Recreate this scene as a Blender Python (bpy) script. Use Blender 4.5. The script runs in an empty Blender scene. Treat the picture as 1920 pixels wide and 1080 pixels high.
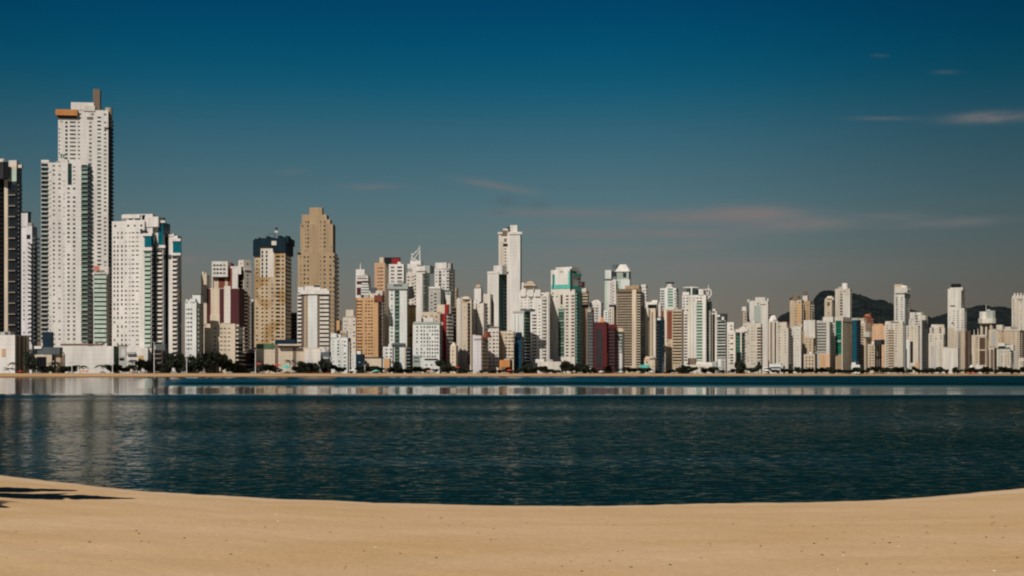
import bpy, math, random
from math import sin, cos, tan, atan, pi, radians
from mathutils import Vector, Matrix
random.seed(7)
SC = bpy.context.scene
COL = SC.collection

# ------------------------------------------------------------------ camera model (50 mm lens, eye 2.2 m above the water)
F, CX, HY, EYE = 2667.0, 960.0, 701.0, 2.2
LAND = 2.6                                   # level of the avenue above the water
SUN_EL, SUN_DIR = radians(43), Vector((-0.36, -0.933, 0)).normalized()


def shore_y(px, extra=0.0):
    """distance (world Y) of the far waterline seen in the direction of pixel column px"""
    t = (px - CX) / F
    return 1144.0 / (1 - 0.9615 * t) + extra


def ray(px, Y):
    return (px - CX) / F * Y


def zat(py, Y):
    return EYE + (HY - py) / F * Y


# ------------------------------------------------------------------ materials
MATS = {}


def nt_new(name):
    m = bpy.data.materials.new(name)
    m.use_nodes = True
    nt = m.node_tree
    return m, nt, nt.nodes['Principled BSDF']


def paint(key, col, rough=0.75, var=0.2, seams=0.10, spec=0.3, patch=None):
    """painted render with slow weathering, rain streaks and floor joints"""
    m, nt, b = nt_new(key)
    N, L = nt.nodes, nt.links
    tc = N.new('ShaderNodeTexCoord')
    mp = N.new('ShaderNodeMapping'); mp.inputs['Scale'].default_value = (0.25, 0.25, 0.035)
    oi = N.new('ShaderNodeObjectInfo'); of = N.new('ShaderNodeVectorMath'); of.operation = 'SCALE'; of.inputs[0].default_value = (37, 53, 11); L.new(oi.outputs['Random'], of.inputs['Scale']); L.new(of.outputs[0], mp.inputs['Location'])
    L.new(tc.outputs['Object'], mp.inputs['Vector'])
    n = N.new('ShaderNodeTexNoise'); n.inputs['Scale'].default_value = 1.0; n.inputs['Detail'].default_value = 5
    L.new(mp.outputs[0], n.inputs['Vector'])
    r = N.new('ShaderNodeMapRange'); r.inputs[1].default_value = 0.3; r.inputs[2].default_value = 0.7
    r.inputs[3].default_value = 1 - var; r.inputs[4].default_value = 1 + var * 0.35
    L.new(n.outputs[0], r.inputs[0])
    sp = N.new('ShaderNodeSeparateXYZ'); L.new(tc.outputs['Object'], sp.inputs[0])
    md = N.new('ShaderNodeMath'); md.operation = 'PINGPONG'; md.inputs[1].default_value = 1.55
    L.new(sp.outputs[2], md.inputs[0])
    lt = N.new('ShaderNodeMath'); lt.operation = 'LESS_THAN'; lt.inputs[1].default_value = 0.16
    L.new(md.outputs[0], lt.inputs[0])
    mu = N.new('ShaderNodeMath'); mu.operation = 'MULTIPLY_ADD'; mu.inputs[1].default_value = -seams
    L.new(lt.outputs[0], mu.inputs[0]); L.new(r.outputs[0], mu.inputs[2])
    base = N.new('ShaderNodeMix'); base.data_type = 'RGBA'; base.blend_type = 'MIX'; base.inputs[0].default_value = 0
    base.inputs[6].default_value = (*col, 1)
    if patch:
        n2 = N.new('ShaderNodeTexNoise'); n2.inputs['Scale'].default_value = 0.06; n2.inputs['Detail'].default_value = 3
        L.new(tc.outputs['Object'], n2.inputs['Vector'])
        rr = N.new('ShaderNodeMapRange'); rr.inputs[1].default_value = 0.48; rr.inputs[2].default_value = 0.58
        L.new(n2.outputs[0], rr.inputs[0]); L.new(rr.outputs[0], base.inputs[0])
        base.inputs[7].default_value = (*patch, 1)
    mx = N.new('ShaderNodeMix'); mx.data_type = 'RGBA'; mx.blend_type = 'MULTIPLY'; mx.inputs[0].default_value = 1
    L.new(base.outputs[2], mx.inputs[6])
    L.new(mu.outputs[0], mx.inputs[7])
    L.new(mx.outputs[2], b.inputs['Base Color'])
    b.inputs['Roughness'].default_value = rough
    b.inputs['Specular IOR Level'].default_value = spec
    MATS[key] = m
    return m


def glass(key, dark, light=None, rough=0.12, spec=0.5, thr=0.62):
    """window glass: panes differ from one another (blinds, curtains, open sashes)"""
    m, nt, b = nt_new(key)
    N, L = nt.nodes, nt.links
    oi = N.new('ShaderNodeObjectInfo')
    cr = N.new('ShaderNodeValToRGB')
    light = light or dark
    e = cr.color_ramp.elements
    e[0].position = 0.0; e[0].color = (*dark, 1)
    e[1].position = 1.0; e[1].color = (*light, 1)
    k = cr.color_ramp.elements.new(thr); k.color = (*[d * 1.25 for d in dark], 1)
    L.new(oi.outputs['Random'], cr.inputs[0])
    tc = N.new('ShaderNodeTexCoord')
    n = N.new('ShaderNodeTexNoise'); n.inputs['Scale'].default_value = 0.35; n.inputs['Detail'].default_value = 2
    L.new(tc.outputs['Object'], n.inputs['Vector'])
    r = N.new('ShaderNodeMapRange'); r.inputs[3].default_value = 0.6; r.inputs[4].default_value = 1.4
    L.new(n.outputs[0], r.inputs[0])
    mx = N.new('ShaderNodeMix'); mx.data_type = 'RGBA'; mx.blend_type = 'MULTIPLY'; mx.inputs[0].default_value = 1
    L.new(cr.outputs[0], mx.inputs[6]); L.new(r.outputs[0], mx.inputs[7])
    L.new(mx.outputs[2], b.inputs['Base Color'])
    b.inputs['Roughness'].default_value = rough
    b.inputs['Specular IOR Level'].default_value = spec
    MATS[key] = m
    return m


paint('white', (.655, .62, .585)); paint('warm', (.62, .565, .50)); paint('cream', (.58, .485, .375)); paint('beige', (.47, .375, .27))
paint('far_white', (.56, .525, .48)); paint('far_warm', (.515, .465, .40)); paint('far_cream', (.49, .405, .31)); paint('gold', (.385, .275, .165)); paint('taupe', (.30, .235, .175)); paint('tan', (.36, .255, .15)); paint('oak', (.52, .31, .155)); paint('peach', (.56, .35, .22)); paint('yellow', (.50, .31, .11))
paint('rust', (.19, .05, .028)); paint('red', (.27, .012, .014)); paint('dark_red', (.085, .007, .008)); paint('maroon', (.070, .011, .015)); paint('brown', (.17, .12, .085))
paint('grey', (.40, .385, .36)); paint('concrete', (.30, .28, .25)); paint('sage', (.33, .37, .335)); paint('dark', (.028, .03, .034))
paint('slate', (.09, .11, .12)); paint('orange', (.48, .20, .06)); paint('teal', (.10, .43, .36)); paint('lilac', (.62, .585, .60))
paint('raw', (.50, .385, .255), patch=(.36, .225, .10), var=.2); paint('sky_white', (.63, .64, .62)); paint('mint', (.42, .53, .45))
paint('salmon', (.55, .2, .13)); paint('green_paint', (.06, .13, .07)); paint('net', (.002, .018, .032), rough=.9, var=.5)
glass('glass', (.022, .022, .024), (.30, .27, .235)); glass('dim', (.07, .062, .055), (.33, .30, .26)); glass('black', (.010, .011, .013), (.03, .03, .034))
glass('green_glass', (.05, .10, .075), (.22, .33, .265), thr=.5); glass('teal_glass', (.0, .085, .115), (.01, .12, .15), rough=.08)
glass('navy', (.006, .020, .036), (.012, .03, .045), rough=.1); glass('blue_glass', (.012, .045, .08), (.03, .08, .12), rough=.1)
glass('emerald', (.005, .12, .075), (.02, .2, .13)); glass('pine', (.014, .034, .028), (.03, .06, .05)); glass('brown_glass', (.07, .045, .032), (.18, .13, .09))


# ------------------------------------------------------------------ mesh helpers
def link(ob, parent=None):
    COL.objects.link(ob)
    if parent:
        ob.parent = parent
    return ob


class MB:
    def __init__(self):
        self.v, self.f, self.m = [], [], []

    def quad(self, pts, mi=0):
        i = len(self.v); self.v += [tuple(p) for p in pts]
        self.f.append(tuple(range(i, i + len(pts)))); self.m.append(mi)

    def box(self, lo, hi, fr=None, mi=0, skip=()):
        x0, y0, z0 = lo; x1, y1, z1 = hi
        P = [(x0, y0, z0), (x1, y0, z0), (x1, y1, z0), (x0, y1, z0), (x0, y0, z1), (x1, y0, z1), (x1, y1, z1), (x0, y1, z1)]
        if fr: P = [fr(*p) for p in P]
        i = len(self.v); self.v += [tuple(p) for p in P]
        for k, q in (('b', (0, 3, 2, 1)), ('t', (4, 5, 6, 7)), ('f', (0, 1, 5, 4)), ('r', (1, 2, 6, 5)), ('k', (2, 3, 7, 6)), ('l', (3, 0, 4, 7))):
            if k in skip: continue
            self.f.append(tuple(i + j for j in q)); self.m.append(mi)

    def prism(self, ring, z0, z1, fr=None, mi=0, top=None):
        """ring of (x, y); top: optional ring of the upper face (taper)"""
        n = len(ring); top = top or ring
        fr = fr or (lambda x, y, z: (x, y, z))
        i = len(self.v)
        self.v += [tuple(fr(x, y, z0)) for x, y in ring] + [tuple(fr(x, y, z1)) for x, y in top]
        for k in range(n):
            k2 = (k + 1) % n
            self.f.append((i + k, i + k2, i + n + k2, i + n + k)); self.m.append(mi)
        self.f.append(tuple(i + n + k for k in range(n))); self.m.append(mi)
        self.f.append(tuple(i + n - 1 - k for k in range(n))); self.m.append(mi)

    def tube(self, p, q, r0, r1=None, n=8, mi=0):
        p, q = Vector(p), Vector(q); r1 = r0 if r1 is None else r1
        a = (q - p).normalized(); u = a.orthogonal().normalized(); w = a.cross(u)
        i = len(self.v)
        for c, r in ((p, r0), (q, r1)):
            for k in range(n):
                t = 2 * pi * k / n
                self.v.append(tuple(c + (u * cos(t) + w * sin(t)) * r))
        for k in range(n):
            k2 = (k + 1) % n
            self.f.append((i + k, i + k2, i + n + k2, i + n + k)); self.m.append(mi)
        self.f.append(tuple(i + n - 1 - k for k in range(n))); self.m.append(mi)
        self.f.append(tuple(i + n + k for k in range(n))); self.m.append(mi)

    def mesh(self, name, mats):
        me = bpy.data.meshes.new(name)
        me.from_pydata(self.v, [], self.f)
        for k in mats:
            me.materials.append(MATS[k] if isinstance(k, str) else k)
        if len(mats) > 1:
            me.polygons.foreach_set('material_index', self.m)
        me.update()
        return me

    def build(self, name, mats, parent=None, loc=(0, 0, 0)):
        if isinstance(mats, str) or not isinstance(mats, (list, tuple)): mats = [mats]
        o = bpy.data.objects.new(name, self.mesh(name, mats)); o.location = loc
        return link(o, parent)


def tag(o, label, cat, group=None):
    o['label'] = label; o['category'] = cat
    if group: o['group'] = group
    return o


# ------------------------------------------------------------------ buildings
UNIT = {}                 # shared meshes of windows and balconies
REG = []                  # (depth, left px, right px, short name) for the labels of the trees


def unit_window(w, h, mat):
    k = ('w', round(w, 1), round(h, 1), mat)
    if k not in UNIT:
        m = MB(); w, h = max(k[1], .3), max(k[2], .3)
        m.box((-w / 2, -.07, -h / 2), (w / 2, .04, h / 2), skip='k')
        UNIT[k] = m.mesh('window', [mat])
    return UNIT[k]


def unit_balcony(w, h, out, slab, rail, round_=False):
    k = ('b', round(w, 1), round(h, 1), out, slab, rail, round_)
    if k not in UNIT:
        m = MB(); w, h = k[1], k[2]
        if round_:
            ring = [(w / 2 * cos(pi + pi * i / 8), out * 1.6 * sin(pi + pi * i / 8)) for i in range(9)]
            m.prism(ring, -.12, .14, mi=0)
            m.prism([(x * .97, y * .97) for x, y in ring], .142, h, mi=1)
        else:
            m.box((-w / 2, -out, -.12), (w / 2, .03, .14), mi=0)
            t = .14
            m.box((-w / 2 + .02, -out + .02, .143), (w / 2 - .02, -out + .02 + t, h), mi=1)
            m.box((-w / 2 + .02, -out + .022 + t, .143), (-w / 2 + .02 + t, -.01, h), mi=1)
            m.box((w / 2 - .02 - t, -out + .022 + t, .143), (w / 2 - .02, -.01, h), mi=1)
        UNIT[k] = m.mesh('balcony', [slab, rail])
    return UNIT[k]


class Vol:
    """one upright block of a building, given by the columns of its left, near and right edges"""

    def __init__(self, B, xa, xm, xb, yt, mat, matr=None, yb=None, push=0.0, name='tower_block', theta=None, asp=0.8, para=True, Y=None, dmax=60):
        self.B = B
        Y = (Y or B.Y) + push
        self.Y = Y
        tm = (xm - CX) / F; ta = (xa - CX) / F; tb = (xb - CX) / F
        M = Vector((tm * Y, Y))
        r = (xb - xm) / max(xm - xa, 1)
        if theta is None: theta = B.theta
        if theta is None:
            theta = atan(tm) + (min(max(atan(r), radians(9)), radians(62)) if xb - xm > 0.6 else radians(-1.5))
        self.th = theta
        self.w = (M.x - ta * Y) / (cos(theta) + ta * sin(theta))
        den = sin(theta) - tb * cos(theta)
        self.d = (tb * Y - M.x) / den if xb - xm > 0.6 and den > 1e-3 else asp * self.w
        self.d = min(max(self.d, 2.5), dmax)
        self.ex = Vector((cos(theta), -sin(theta))); self.ey = Vector((sin(theta), cos(theta)))
        self.A = M - self.ex * self.w
        self.occ = {'f': [], 'r': []}
        B.vols.append(self)
        self.yt, self.ybot = yt, yb
        self.M = M
        self.z0 = LAND - .4 if yb is None else zat(yb, Y)
        self.z1 = zat(yt, Y)
        if B.root is None: B.place(M)
        m = MB(); w, d, z0, z1 = self.w, self.d, self.z0, self.z1
        fr = self.fr
        if para and w > 5 and d > 5 and z1 - z0 > 4:
            t, dp = .3, .9
            m.box((0, 0, z0), (w, d, z1), fr, skip='tr')
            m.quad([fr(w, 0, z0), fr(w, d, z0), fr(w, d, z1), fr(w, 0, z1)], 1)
            o = [(0, 0), (w, 0), (w, d), (0, d)]; i_ = [(t, t), (w - t, t), (w - t, d - t), (t, d - t)]
            for k in range(4):
                k2 = (k + 1) % 4
                m.quad([fr(*o[k], z1), fr(*o[k2], z1), fr(*i_[k2], z1), fr(*i_[k], z1)])
                m.quad([fr(*i_[k], z1), fr(*i_[k2], z1), fr(*i_[k2], z1 - dp), fr(*i_[k], z1 - dp)])
            m.quad([fr(*i_[k], z1 - dp) for k in range(4)])
        else:
            m.box((0, 0, z0), (w, d, z1), fr, skip='r')
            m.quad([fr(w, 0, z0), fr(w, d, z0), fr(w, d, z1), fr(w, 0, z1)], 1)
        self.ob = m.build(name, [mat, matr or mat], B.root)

    def fr(self, x, y, z):
        p = self.A + self.ex * x + self.ey * y
        r = self.B.org
        return (p.x - r.x, p.y - r.y, z - r.z)

    def sx(self, px, y=0.0):
        """local x on the plane at depth y behind the front"""
        t = (px - CX) / F; P = self.A + self.ey * y
        return (t * P.y - P.x) / (self.ex.x - t * self.ex.y)

    def sy(self, px):
        t = (px - CX) / F; M = self.M
        return (t * M.y - M.x) / (self.ey.x - t * self.ey.y)

    def zz(self, py):
        return zat(py, self.Y)

    def span(self, face, a, b):
        return (self.sx(a), self.sx(b)) if face == 'f' else (self.sy(a), self.sy(b))

    def rows_for(self, y0, y1, rows):
        z1, z0 = self.zz(y0), self.zz(y1)
        n = rows or max(1, round((z1 - z0) / 3.05))
        return z0, (z1 - z0) / n, n

    def face_frame(self, face):
        if face == 'f':
            return (lambda s, o, z: self.fr(s, -o, z)), -self.th
        return (lambda s, o, z: self.fr(self.w + o, s, z)), pi / 2 - self.th

    def win(self, pxs, wpx, y0, y1, rows=None, hf=.45, face='f', mat='glass', skip=0.0, name='window'):
        z0, fh, n = self.rows_for(y0, y1, rows)
        ff, rot = self.face_frame(face)
        for c in pxs:
            a, b = self.span(face, c - wpx / 2, c + wpx / 2)
            self.occ[face].append((a, b, z0, z0 + n * fh))
            for i in range(n):
                if skip and random.random() < skip: continue
                self.B.items.append((name, ff((a + b) / 2, 0, z0 + (i + .52) * fh), rot, unit_window(b - a, fh * hf, mat)))
        return self

    def bal(self, p0, p1, y0, y1, rows=None, out=1.3, slab='white', rail=None, glz='glass', rh=.36, face='f', round_=False, every=1):
        z0, fh, n = self.rows_for(y0, y1, rows)
        a, b = self.span(face, p0, p1)
        self.occ[face].append((a, b, z0, z0 + n * fh))
        ff, rot = self.face_frame(face)
        if glz:
            m = MB(); m.box((a + .05, -.02, z0 + .02), (b - .05, .05, z0 + n * fh - .02), lambda s, o, z: ff(s, o, z)); m.build('balcony_glazing', glz, self.B.root)
        me = unit_balcony(b - a, fh * rh, out, slab, rail or slab, round_)
        for i in range(n):
            self.B.items.append(('balcony', ff((a + b) / 2, 0, z0 + i * fh + .13), rot, me))
        return self

    def strip(self, p0, p1, y0, y1, mat, out=.14, face='f', name='wall_panel', back=.1):
        if p0 > 1380: mat = FAR_DIM.get(mat, mat)
        a, b = self.span(face, p0, p1); ff, _ = self.face_frame(face)
        self.occ[face].append((a, b, self.zz(y1), self.zz(y0)))
        m = MB(); m.box((a, -back, self.zz(y1)), (b, out, self.zz(y0)), ff)
        return m.build(name, mat, self.B.root)

    def fill(self, face, rnd):
        """window columns on the stretches of wall that carry nothing else"""
        L_ = self.w if face == 'f' else self.d
        H = self.z1 - max(self.z0, LAND + 3)
        if L_ < 4 or H < 9: return
        ff, rot = self.face_frame(face)
        fh = 3.05; n = int((H - 2.5) / fh)
        step = rnd.uniform(3.0, 4.4); w = rnd.uniform(1.2, 1.9); hf = rnd.uniform(.36, .46); skip = rnd.uniform(.0, .15)
        mat = rnd.choice(('dim', 'glass', 'dim', 'dim'))
        k = max(1, int((L_ - 1.2) / step)); 
        for c in range(k):
            x = (c + .5) * L_ / k
            q = rnd.random()
            if q < .1: continue
            if q < .36 and not any(a - 2.2 < x < b + 2.2 and z_1 - z_0 > 2 for a, b, z_0, z_1 in self.occ[face]) and 2.2 < x < L_ - 2.2:
                bw = min(step * .85, 3.3); zb, zt = self.z1 - 2.4 - n * fh, self.z1 - 2.4
                m = MB(); m.box((x - bw / 2 + .05, -.02, zb), (x + bw / 2 - .05, .05, zt), ff); m.build('balcony_glazing', rnd.choice(('black', 'glass', 'pine', 'brown_glass')), self.B.root)
                me = unit_balcony(bw, fh * rnd.choice((.3, .38, .45)), 1.1, rnd.choice(('white', 'warm', 'cream')), rnd.choice(('white', 'warm', 'grey', 'sage', 'beige')))
                for i in range(n): self.B.items.append(('balcony', ff(x, 0, zb + i * fh + .13), rot, me))
                self.occ[face].append((x - bw / 2, x + bw / 2, zb, zt)); continue
            for i in range(n):
                z = self.z1 - 3.2 - i * fh
                if any(a - 1.1 < x < b + 1.1 and z_0 - 1.5 < z < z_1 + 1.5 for a, b, z_0, z_1 in self.occ[face]): continue
                if rnd.random() < skip: continue
                self.B.items.append(('window', ff(x, 0, z), rot, unit_window(w, fh * hf, mat)))

    def top(self, p0, p1, yt, mat, yb=None, dy=(.2, .8), name='penthouse', sink=.95, matr=None):
        if p0 > 1380: mat, matr = FAR_DIM.get(mat, mat), FAR_DIM.get(matr, matr)
        y0, y1 = dy[0] * self.d, dy[1] * self.d
        a, b = self.sx(p0, y0), self.sx(p1, y0)
        zb = self.z1 - sink if yb is None else self.zz(yb)
        m = MB(); m.box((a, y0, zb), (b, y1, self.zz(yt)), self.fr, skip='r')
        m.quad([self.fr(b, y0, zb), self.fr(b, y1, zb), self.fr(b, y1, self.zz(yt)), self.fr(b, y0, self.zz(yt))], 1)
        return m.build(name, [mat, matr or mat], self.B.root)

    def hip(self, p0, p1, yt, yb, mat, dy=(.1, .9), name='hipped_roof', ridge=.35):
        y0, y1 = dy[0] * self.d, dy[1] * self.d
        a, b = self.sx(p0, y0), self.sx(p1, y0)
        cx_, cy_ = (a + b) / 2, (y0 + y1) / 2; hw, hd = (b - a) / 2, (y1 - y0) / 2
        m = MB(); m.prism([(a, y0), (b, y0), (b, y1), (a, y1)], self.zz(yb), self.zz(yt), self.fr,
                          top=[(cx_ + sx_ * hw * ridge, cy_ + sy_ * hd * ridge) for sx_, sy_ in ((-1, -1), (1, -1), (1, 1), (-1, 1))])
        return m.build(name, mat, self.B.root)

    def drum(self, p0, p1, yt, yb, mat, fy=.4, name='water_tank', taper=1.0, n=20):
        y = fy * self.d; a, b = self.sx(p0, y), self.sx(p1, y); r = (b - a) / 2
        ring = [((a + b) / 2 + r * cos(2 * pi * i / n), y + r * sin(2 * pi * i / n)) for i in range(n)]
        tp = [((a + b) / 2 + r * taper * cos(2 * pi * i / n), y + r * taper * sin(2 * pi * i / n)) for i in range(n)]
        m = MB(); m.prism(ring, self.zz(yb), self.zz(yt), self.fr, top=tp)
        return m.build(name, mat, self.B.root)

    def mast(self, px, yt, yb=None, wpx=.8, mat='grey', fy=.5, name='antenna'):
        y = fy * self.d; c = self.sx(px, y); r = wpx / F * self.Y / 2
        zb = self.z1 - 1 if yb is None else self.zz(yb)
        m = MB(); m.tube(self.fr(c, y, zb), self.fr(c, y, self.zz(yt)), r, r * .45, 8)
        return m.build(name, mat, self.B.root)

    def clutter(self, n=2, mats=('white', 'concrete', 'grey')):
        """lift house, tanks and aerials that break the roof line"""
        k = 3.0 / (F / self.Y)            # metres per 3 px
        for i in range(n):
            cx_ = random.uniform(.15, .8) * self.w; cy_ = random.uniform(.15, .5) * self.d
            s = random.uniform(1.2, 2.6); h = random.uniform(1.0, 2.8)
            m = MB()
            if random.random() < .4:
                m.tube(self.fr(cx_, cy_, self.z1 - 1), self.fr(cx_, cy_, self.z1 + h + 2), .14, .08, 6)
                m.build('antenna', 'grey', self.B.root)
            else:
                m.box((max(cx_ - s, .4), max(cy_ - s, .4), self.z1 - 1), (min(cx_ + s, self.w - .4), min(cy_ + s, self.d - .4), self.z1 + h), self.fr)
                m.build('roof_tank', random.choice(mats), self.B.root)
        return self


FAR_DIM = {'white': 'far_white', 'warm': 'far_warm', 'cream': 'far_cream'}  # darker copies of the three whites for the far right blocks


class Bld:
    def __init__(self, name, short, extra, off, theta=None, cat='building', group=None):
        self.name, self.short, self.label = name, short, (short + ' ' + extra).strip()
        self.off, self.theta, self.cat, self.group = off, theta, cat, group
        self.root = None; self.vols = []; self.auto = True; self.items = []; self.Y = None; self.px = None

    def place(self, M):
        o = bpy.data.objects.new(self.name, None); o.empty_display_size = 4
        o.location = (M.x, M.y, LAND); link(o); self.root = o; self.org = Vector((M.x, M.y, LAND))
        tag(o, self.label, self.cat, self.group)

    def vol(self, xa, xm, xb, yt, mat, matr=None, **k):
        if self.Y is None: self.Y = shore_y(xm, self.off)
        if xm > 1380:                      # far right blocks: sandier whites, darkened so dimmer light sits in the colour
            mat, matr = (FAR_DIM.get(k, k) for k in (mat, matr))
        if self.px is None: self.px = [xa, xb]
        self.px = [min(self.px[0], xa), max(self.px[1], xb)]
        return Vol(self, xa, xm, xb, yt, mat, matr, **k)

    def finish(self):
        rnd = random.Random(self.short)
        if self.auto and self.name not in ('podium_building', 'roof_billboard'):
            for v in self.vols:
                if v.ybot is None:
                    v.fill('f', rnd); v.fill('r', rnd)
            v = self.vols[0]
            if v.w > 6 and v.d > 6: v.clutter(rnd.choice((1, 2, 3)))
        by = {}
        for it in self.items: by.setdefault(it[0], []).append(it)
        for nm, its in by.items():
            its.sort(key=lambda i: -i[1][2])
            for _, p, rot, me in its[:100]:
                o = bpy.data.objects.new(nm, me); o.location = p; o.rotation_euler = (0, 0, rot); link(o, self.root)
            rest = its[100:]
            if rest:
                v, f, mi, mats = [], [], [], []
                for _, p, rot, me in rest:
                    M = Matrix.Translation(p) @ Matrix.Rotation(rot, 4, 'Z'); i = len(v)
                    v += [tuple(M @ q.co) for q in me.vertices]
                    idx = []
                    for mt in me.materials:
                        if mt not in mats: mats.append(mt)
                        idx.append(mats.index(mt))
                    for pl in me.polygons:
                        f.append(tuple(i + k for k in pl.vertices)); mi.append(idx[pl.material_index])
                me = bpy.data.meshes.new(nm + '_rows'); me.from_pydata(v, [], f)
                for mt in mats: me.materials.append(mt)
                me.polygons.foreach_set('material_index', mi); me.update()
                o = bpy.data.objects.new(nm + '_rows', me); o['kind'] = 'stuff'; link(o, self.root)
        REG.append((self.Y, self.px[0], self.px[1], self.short))
WAVE = .30
CHOP = .016
RUFFLED = (.34, .32, .25)
LEAN = .22
SHADE_PALM = (-11.35, 18.15, 4.6)
SKY_TINT = [(0.0, (0.2453, 0.1978, 0.1899)), (1.0, (0.0158, 0.0712, 0.1345)), (0.0756, (0.2563, 0.2057, 0.1978)), (0.1316, (0.2872, 0.2247, 0.2026)), (0.2206, (0.231, 0.2817, 0.2571)), (0.33, (0.1052, 0.2468, 0.2563)), (0.401, (0.00668, 0.2231, 0.2611)), (0.504, (0.0016, 0.1551, 0.2468)), (0.7, (0.0016, 0.0949, 0.1741))]
CLOUDS = [(1430, 398, 110, 13, 0.0, 1.05), (1520, 420, 130, 13, 0.06, 0.7), (1240, 408, 190, 13, -0.02, 0.7), (1180, 438, 170, 10, -0.01, 0.91), (1280, 463, 75, 8, 0.05, 0.7), (1110, 472, 130, 10, 0.0, 0.49), (1685, 405, 75, 9, 0.0, 0.84), (1775, 418, 90, 8, 0.05, 0.84), (1030, 398, 110, 8, 0.0, 0.49), (1350, 500, 300, 20, 0.0, 0.42), (937, 349, 62, 7, -0.16, 0.8), (1862, 220, 72, 9, 0.04, 1.5), (355, 487, 22, 9, 0, 1.12), (690, 350, 60, 6, 0, 0.35), (1775, 135, 22, 4, 0, 0.2), (1650, 104, 14, 3, 0, 0.15), (1660, 222, 60, 4, 0, 0.3), (985, 532, 30, 13, 0, 0.4), (545, 322, 25, 5, 0, 0.3)]
CLOUD_COL = (1.85, 1.73, 1.72)
SKY_STR = .1
SUN_E = 4.1
EXPO = 0.0
# ------------------------------------------------------------------ skyline, from the left edge of the picture to the middle
# --- dark towers at the left edge
b = Bld('apartment_tower', 'shadowed dark tower cut by the left edge', 'with one pale box on its roof', 150)
v = b.vol(-34, -16, 9, 334, 'slate', 'dark'); v.top(-14, 6, 305, 'dark', dy=(.1, .5)); v.top(-3, 6, 299, 'warm', dy=(.15, .3), yb=306, name='roof_tank'); v.win([-28, -22], 4, 345, 640, mat='black')  # shadowed look put into the slate and dark wall colours
v.bal(-8, 3, 345, 640, face='r', slab='slate', rail='dark', glz='black'); b.finish()

b = Bld('apartment_tower', 'dark tower with a cream corner pier', 'and deep double height balcony bays', 140, theta=radians(9))
v = b.vol(8, 31, 41, 312, 'cream', 'slate'); v.strip(14.5, 31, 340, 628, 'dark', out=.03)
v.strip(17, 31, 318, 340, 'mint', out=.2, name='glazed_crown'); v.strip(32, 40, 320, 628, 'slate', face='r')
v.bal(16.5, 30.5, 346, 630, rows=14, out=1.6, slab='cream', rail='dark', glz='black', rh=.14)
v.bal(32.5, 39, 340, 630, face='r', slab='slate', rail='slate', glz='black', rh=.3)
v.top(16, 31, 300, 'warm', dy=(.1, .6)); v.top(34, 40.5, 309, 'warm', dy=(.0, .3), name='roof_tank'); b.finish()

b = Bld('podium_building', 'blank white podium in the left corner', 'with brown and cream piers on its right end', 55)
v = b.vol(-25, 28, 55, 628, 'white', 'cream', theta=radians(14))
for a, c, m in ((30, 34.5, 'brown'), (38, 43, 'brown'), (47, 49, 'brown')): v.strip(a, c, 630, 699, m, face='r', out=.3, name='pier')
v.strip(3, 11, 654, 669, 'peach', out=.2, name='wall_sign'); v.top(6, 20, 621, 'concrete', dy=(.3, .6), name='roof_plant'); v.clutter(3); b.finish()

b = Bld('apartment_block', 'slim white block beside the dark tower', 'fringed by dark balconies', 116)
v = b.vol(40, 60, 70, 424, 'lilac', 'slate'); v.top(40, 52, 398, 'lilac', dy=(.0, .6), matr='dark'); v.top(39.5, 53, 396.5, 'dark', yb=399, dy=(-.02, .62), name='roof_slab')
v.strip(50, 57, 440, 448, 'black', name='roof_terrace_opening'); v.win([54], 3, 452, 628, hf=.4); v.win([45], 2, 470, 628, hf=.4, skip=.2)
v.bal(57.5, 60, 452, 640, out=2.4, slab='dark', rail='dark', glz=None, rh=.3)
v.bal(60.5, 70, 440, 640, face='r', out=1.8, slab='slate', rail='slate', glz='black', rh=.4); b.finish()

# --- the two great white towers
b = Bld('residential_tower', 'tallest white tower of the skyline', 'with an orange crown band and a dark mast', 190)
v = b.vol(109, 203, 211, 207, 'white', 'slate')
v.top(133, 176, 193, 'white', dy=(.0, .7)); v.top(156, 178, 199, 'warm', dy=(-.03, .3), name='roof_box')
v.top(104, 145, 208, 'orange', yb=219, dy=(-.14, .5), name='crown_band'); v.strip(109, 144, 219, 223, 'dark', out=.3, name='crown_underside')  # dark strip on the wall draws the crown band's dark underside
v.top(174.5, 187.5, 167, 'brown', yb=213, dy=(.05, .3), name='mast_shaft', matr='dark'); v.drum(197, 211, 199.5, 236, 'beige', fy=.35, name='stair_drum')
v.win([124.5], 4, 228, 302, hf=.55, mat='black'); v.win([136.5], 11, 227, 302, hf=.42, mat='dim'); v.win([148], 4, 227, 302, hf=.35, mat='dim')
v.strip(163, 175, 220, 225, 'brown', out=.1, name='terrace_opening'); v.win([169.5], 5, 227, 312, hf=.42, mat='dim'); v.win([186], 7, 217, 500, hf=.38)
v.bal(204, 210, 216, 640, face='r', slab='slate', rail='slate', glz='black', rh=.45); v.win([111.5], 2, 240, 300, hf=.4, mat='dim')
v.bal(195, 202, 236, 240, rows=1, slab='beige', rail='beige', glz=None)
for (x0, x1, y0, y1) in ((113, 117.5, 291, 292.6), (114.6, 116, 292.6, 298), (119, 124, 291, 292.8), (118, 119.6, 292, 297.4), (119, 124, 296.6, 298.4)):
    pass
ltr = MB(); ff, _ = v.face_frame('f')      # the two green letters on the white wall
for (x0, x1, y0, y1) in ((112.6, 117.6, 290.6, 292.3), (114.4, 116.2, 292.3, 298.2), (119.6, 124.6, 290.6, 292.4), (118.4, 120.3, 292.0, 297.2), (119.6, 124.6, 296.6, 298.4)):
    ltr.box((v.sx(x0), -.05, v.zz(y1)), (v.sx(x1), .25, v.zz(y0)), ff)
MATS['sign_green'] = paint('sign_green', (.0, .16, .075), var=.02, seams=0)
ltr.build('sign_letters', 'sign_green', b.root)
b.finish()

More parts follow.
